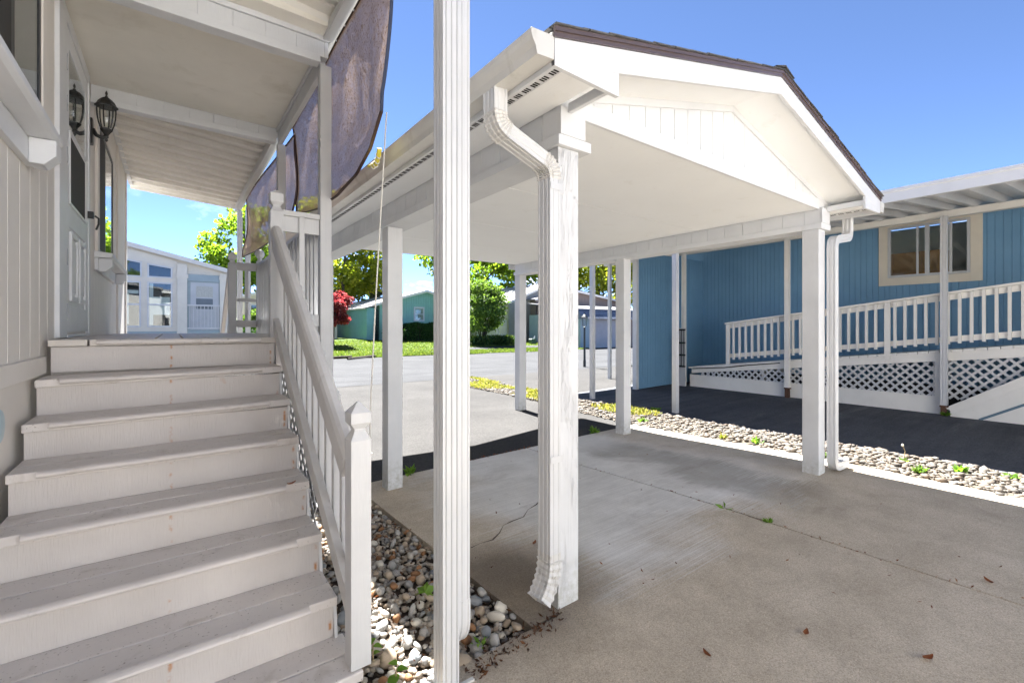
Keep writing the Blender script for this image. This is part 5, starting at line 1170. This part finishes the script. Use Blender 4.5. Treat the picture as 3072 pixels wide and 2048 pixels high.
# individual weeds along the strip and joints
def weed(label, x, y, n, L, seed, mat='weed', up=.9, name='weed', z=None, stalk=None):
    z0 = gz(x, y) if z is None else z; r = random.Random(seed); pts = [(r.gauss(0, L * .10), r.gauss(0, L * .10), 0.0) for _ in range(n)]; dirs = [(math.cos(6.28 * i / n + r.random()), math.sin(6.28 * i / n + r.random()), up * r.uniform(.4, 1.3)) for i in range(n)]
    t = thing(name, label, 'weed', (x, y, z0))
    leaf_part('leaves', leaf_mesh('leaves', pts, [L * r.uniform(.6, 1.2) for _ in pts], mat, seed, 0, .34, dirs), t)
    if stalk:
        m = MB(); hh = stalk; m.tube([(x, y, z0), (x + .02, y - .01, z0 + hh * .6), (x - .03, y, z0 + hh)], .004, 5, .003); part('stalk', m, 'stem', t)
        m = MB(); m.lathe([(.004, 0), (.011, .008), (.012, .018), (.005, .028)], (x - .03, y, z0 + hh - .01), 8); part('seed_head', m, 'bloom', t)
weed('leafy weed in the gravel just left of the right front carport post', 5.78, 2.75, 26, .09, 61); weed('yellowish weed clump low in the gravel beside the concrete edge', 5.74, 3.15, 24, .08, 62, 'cover')
weed('tall dry dandelion stalk with a pale seed head in the gravel', 6.15, 1.42, 9, .06, 63, 'weed', .5, 'dandelion', None, .17)
weed('bushy green weed among the pale stones right of the downspout', 6.1, .98, 46, .085, 64); weed('pale green weed at the concrete edge right of the downspout', 5.8, 1.22, 26, .09, 65, 'shrub')
weed('small green weed in the gravel near the right edge', 6.25, .66, 26, .07, 66); weed('weed sprouting beside the downspout outlet', 5.7, 1.95, 20, .08, 67, 'shrub')
weed('leafy weed at the foot of the middle right carport post', 5.85, 4.5, 28, .09, 68, 'shrub'); weed('weed growing at the foot of the slim awning post', 6.85, 5.0, 26, .10, 69)
weed('low grass tuft in the corner where slab meets asphalt', 4.75, 4.49, 30, .10, 70, 'weed', 1.3, 'grass_tuft'); weed('grass tuft along the slab edge behind the fluted column', 1.98, 4.46, 26, .10, 71, 'weed', 1.2, 'grass_tuft')
weed('two-leaved sprout growing from the slab joint', JX - .01, 1.93, 5, .085, 72, 'weed', .3, 'sprout'); weed('moss-green tuft in the slab joint nearer the camera', JX, 1.60, 22, .05, 73, 'weed', .8, 'sprout')
weed('tiny sprout among the stones beside the column foot', 1.15, 1.80, 8, .05, 74); weed('green weed at the base of the ramp post', 10.12, 1.80, 24, .09, 75)
# vine sprouts and a big green leaf in the stone bed
def sprig(label, x, y, hgt, n, L, seed, lean=(.0, .0)):
    z0 = gz(x, y); r = random.Random(seed); t = thing('vine_sprout', label, 'plant', (x, y, z0)); m = MB()
    path = [(x + lean[0] * k, y + lean[1] * k, z0 + hgt * k) for k in lin(0, 1, 6)]; m.tube(path, .004, 5, .002); part('stem', m, 'stem', t)
    lm = MB()
    for i in range(n):
        k = .25 + .75 * i / max(1, n - 1); a = 2.4 * i + r.random(); l = L * r.uniform(.75, 1.15); ux, uy = math.cos(a), math.sin(a); p0 = Vector((x + lean[0] * k, y + lean[1] * k, z0 + hgt * k)); P = []
        for t_ in lin(0, 1, 6):
            wv = l * .36 * math.sin(math.pi * min(1, .06 + t_ ** .8 * .94)); zz = l * (.35 * t_ - .5 * t_ * t_)
            for s_ in (-1, 0, 1): P.append((p0.x + ux * l * t_ - uy * wv * s_, p0.y + uy * l * t_ + ux * wv * s_, p0.z + zz + abs(s_) * wv * .25))
        lm.add(P, [(q * 3 + j, q * 3 + j + 1, q * 3 + j + 4, q * 3 + j + 3) for q in range(5) for j in range(2)])
    part('leaves', lm, 'weed', t, smooth=True); return t
sprig('green vine sprout with broad leaves beside the lowest newel post', .68, 1.70, .16, 7, .055, 81, (.03, .02)); sprig('green vine sprig among stones near the stair post', .72, 2.02, .10, 5, .042, 82)
lf_ = MB(); pts = []
for i in range(14): a = 2 * math.pi * i / 14; k = .055 * (1.0 if i % 2 == 0 else .6) * (1.25 if i in (0, 4, 10) else 1); pts.append((1.08 + k * math.cos(a), 2.24 + k * math.sin(a), .05 + .02 * math.sin(a * 2)))
lf_.add(pts + [(1.08, 2.24, .04)], [(i, (i + 1) % 14, 14) for i in range(14)]); single('maple_leaf', lf_, 'weed', 'fresh green lobed leaf lying on the stones behind the fluted column', 'leaf')
# dry leaves and twigs
def dry(label, x, y, L, seed, rot):
    r = random.Random(seed); m = MB(); z0 = gz(x, y); ca, sa_ = math.cos(rot), math.sin(rot); n = 7; P = []
    for i in range(n):
        t = i / (n - 1); w = L * .22 * math.sin(math.pi * (.08 + .9 * t)); zc = z0 + .006 + L * .16 * (2 * t - 1) ** 2
        for s in (-1, 0, 1): u = (t - .5) * L; v = s * w; P.append((x + u * ca - v * sa_, y + u * sa_ + v * ca, zc + abs(s) * L * .10))
    m.add(P, [(i * 3 + j, i * 3 + j + 1, i * 3 + j + 4, i * 3 + j + 3) for i in range(n - 1) for j in range(2)]); single('dry_leaf', m, 'dry_leaf', label, 'leaf')
for lab, p, L, rt_ in (('curled orange-brown dry leaf on the slab by the joint at the right', (3.70, .48), .06, .8), ('reddish curled dry leaf in the middle of the slab', (2.42, .92), .055, .2), ('small brown dry leaf on the slab right of the cracked post', (1.92, 1.13), .05, 1.2),
                       ('long thin brown leaf low in the middle of the slab', (1.72, .83), .06, .1), ('tan dry leaf near the crack in the slab', (1.98, 2.42), .055, .5), ('thin reddish leaf lying on the front slab', (2.66, .53), .06, -.4),
                       ('dry leaf on the fourth stair tread near the railing', (.50, 2.62), .05, .4)):
    dry(lab, p[0], p[1], L, int(L * 9999) + int(p[0] * 100), rt_)
o = bpy.data.objects[-1] if False else None
for ob in bpy.data.objects:
    if ob.name.startswith('dry_leaf') and 'tread' in ob.get('label', ''): ob.location.z = TZ(4) + .004
def g_litter(r):
    if r.random() < .6:
        x = r.uniform(.68, 1.44); y = r.uniform(1.66, 3.6)
        if not bed_ok(x, y): return None
        return (x, y, gz(x, y) + r.uniform(-.02, .012))
    x = r.uniform(1.0, 1.6); y = 1.70 + r.gauss(0, .03) + (x - 1.2) * .12; return (x, y, gz(x, y) + .004)
scatter_leaves('leaf_litter', 'litter', 380, g_litter, .026, 55, narrow=.4, up=.2)
def g_joint(r):
    q = r.random()
    if q < .45: x = r.uniform(2.4, 3.7); y = 4.47 + r.gauss(0, .012)
    elif q < .75: x = JX + r.gauss(0, .012); y = r.uniform(0, 4.4)
    else: x = r.uniform(1.5, 5.4); y = r.uniform(-.5, 4.3)
    return (x, y, gz(x, y) + .002)
scatter_leaves('joint_debris', 'dry_leaf', 300, g_joint, .022, 56, narrow=.35, up=.15)
# slab crack: a thin sunken dark line
ck = MB(); cpts = [(2.60, 3.06), (2.45, 2.97), (2.33, 2.93), (2.21, 2.835), (2.10, 2.83), (2.0, 2.81), (1.90, 2.72), (1.80, 2.66), (1.70, 2.67), (1.62, 2.655)]
P = []
for i, (x, y) in enumerate(cpts): w = .004 + .003 * math.sin(i * 2.1); P += [(x - .3 * w, y + w, gz(x, y) + .0015), (x + .3 * w, y - w, gz(x, y) + .0015)]
ck.add(P, [(2 * i, 2 * i + 2, 2 * i + 3, 2 * i + 1) for i in range(len(cpts) - 1)]); struct('slab_crack', ck, 'soil')
lg = MB(); lg.tube([(6.6, 21.9, gz(6.6, 23.3) + .06), (8.3, 23.0, gz(8.3, 23.3) + .08)], .06, 6); lg.tube([(6.3, 23.4, gz(6.3, 23.4) + .06), (7.2, 23.2, gz(7.2, 23.2) + .08)], .05, 6)
single('fallen_branch', lg, 'bark', 'dark fallen branches lying at the lawn edge by the road', 'branch')
# ================================================================== LIGHT, SKY, CAMERA
L = Vector((-.085, -.62, -1.0)).normalized()
sd_ = bpy.data.lights.new('sun', 'SUN'); sd_.energy = 5.0; sd_.angle = R(.53); sd_.color = (1, .992, .975)
so = bpy.data.objects.new('sun', sd_); COL.objects.link(so); so.rotation_euler = L.to_track_quat('-Z', 'Y').to_euler(); so.location = (0, 0, 30)
w = bpy.data.worlds.new('World'); S.world = w; w.use_nodes = True; nt = w.node_tree; nt.nodes.clear(); b = NB(nt)
out = nt.nodes.new('ShaderNodeOutputWorld'); sky = b.n('TexSky', sky_type='NISHITA', sun_disc=False)
el = math.asin(-L.z); sky.sun_elevation = el; sky.sun_rotation = math.atan2(-L.x, -L.y); sky.air_density = .5; sky.dust_density = .1; sky.ozone_density = 3.0; sky.altitude = 6000
tc = b.n('TexCoord'); sp = b.n('SeparateXYZ', i={0: tc.outputs['Generated']})
mp = b.n('Mapping', i={'Scale': (3.2, 3.2, 9)}); nt.links.new(tc.outputs['Generated'], mp.inputs[0])
cn = b.noise(mp.outputs[0], 1.6, 7, .62, .4)
band = b.ramp(sp.outputs[2], [(0.0, .55), (.06, 1.0), (.16, .35), (.24, 0.0)])
cl = b.math('MULTIPLY', b.ramp(cn, [(.57, 0.0), (.72, 1.0)]), band)
c = b.mix(cl, sky.outputs[0], (9, 9.5, 10.5))
bg = b.n('Background', i={'Color': c, 'Strength': .07}); nt.links.new(bg.outputs[0], out.inputs[0])
cam = bpy.data.cameras.new('camera'); co = bpy.data.objects.new('camera', cam); COL.objects.link(co); S.camera = co
co.location = (0, 0, 1.45); co.rotation_euler = (R(90), 0, R(-36.5)); cam.sensor_width = 36; cam.lens = 1375 / 3072 * 36; cam.shift_y = -41 / 3072; cam.clip_end = 3000; cam.clip_start = .02
S.view_settings.view_transform = 'Standard'; S.view_settings.look = 'None'; S.view_settings.exposure = 3.1; S.view_settings.gamma = 1; S.view_settings.use_curve_mapping = False
S.cycles.max_bounces = 10; S.cycles.diffuse_bounces = 6; S.cycles.transparent_max_bounces = 24
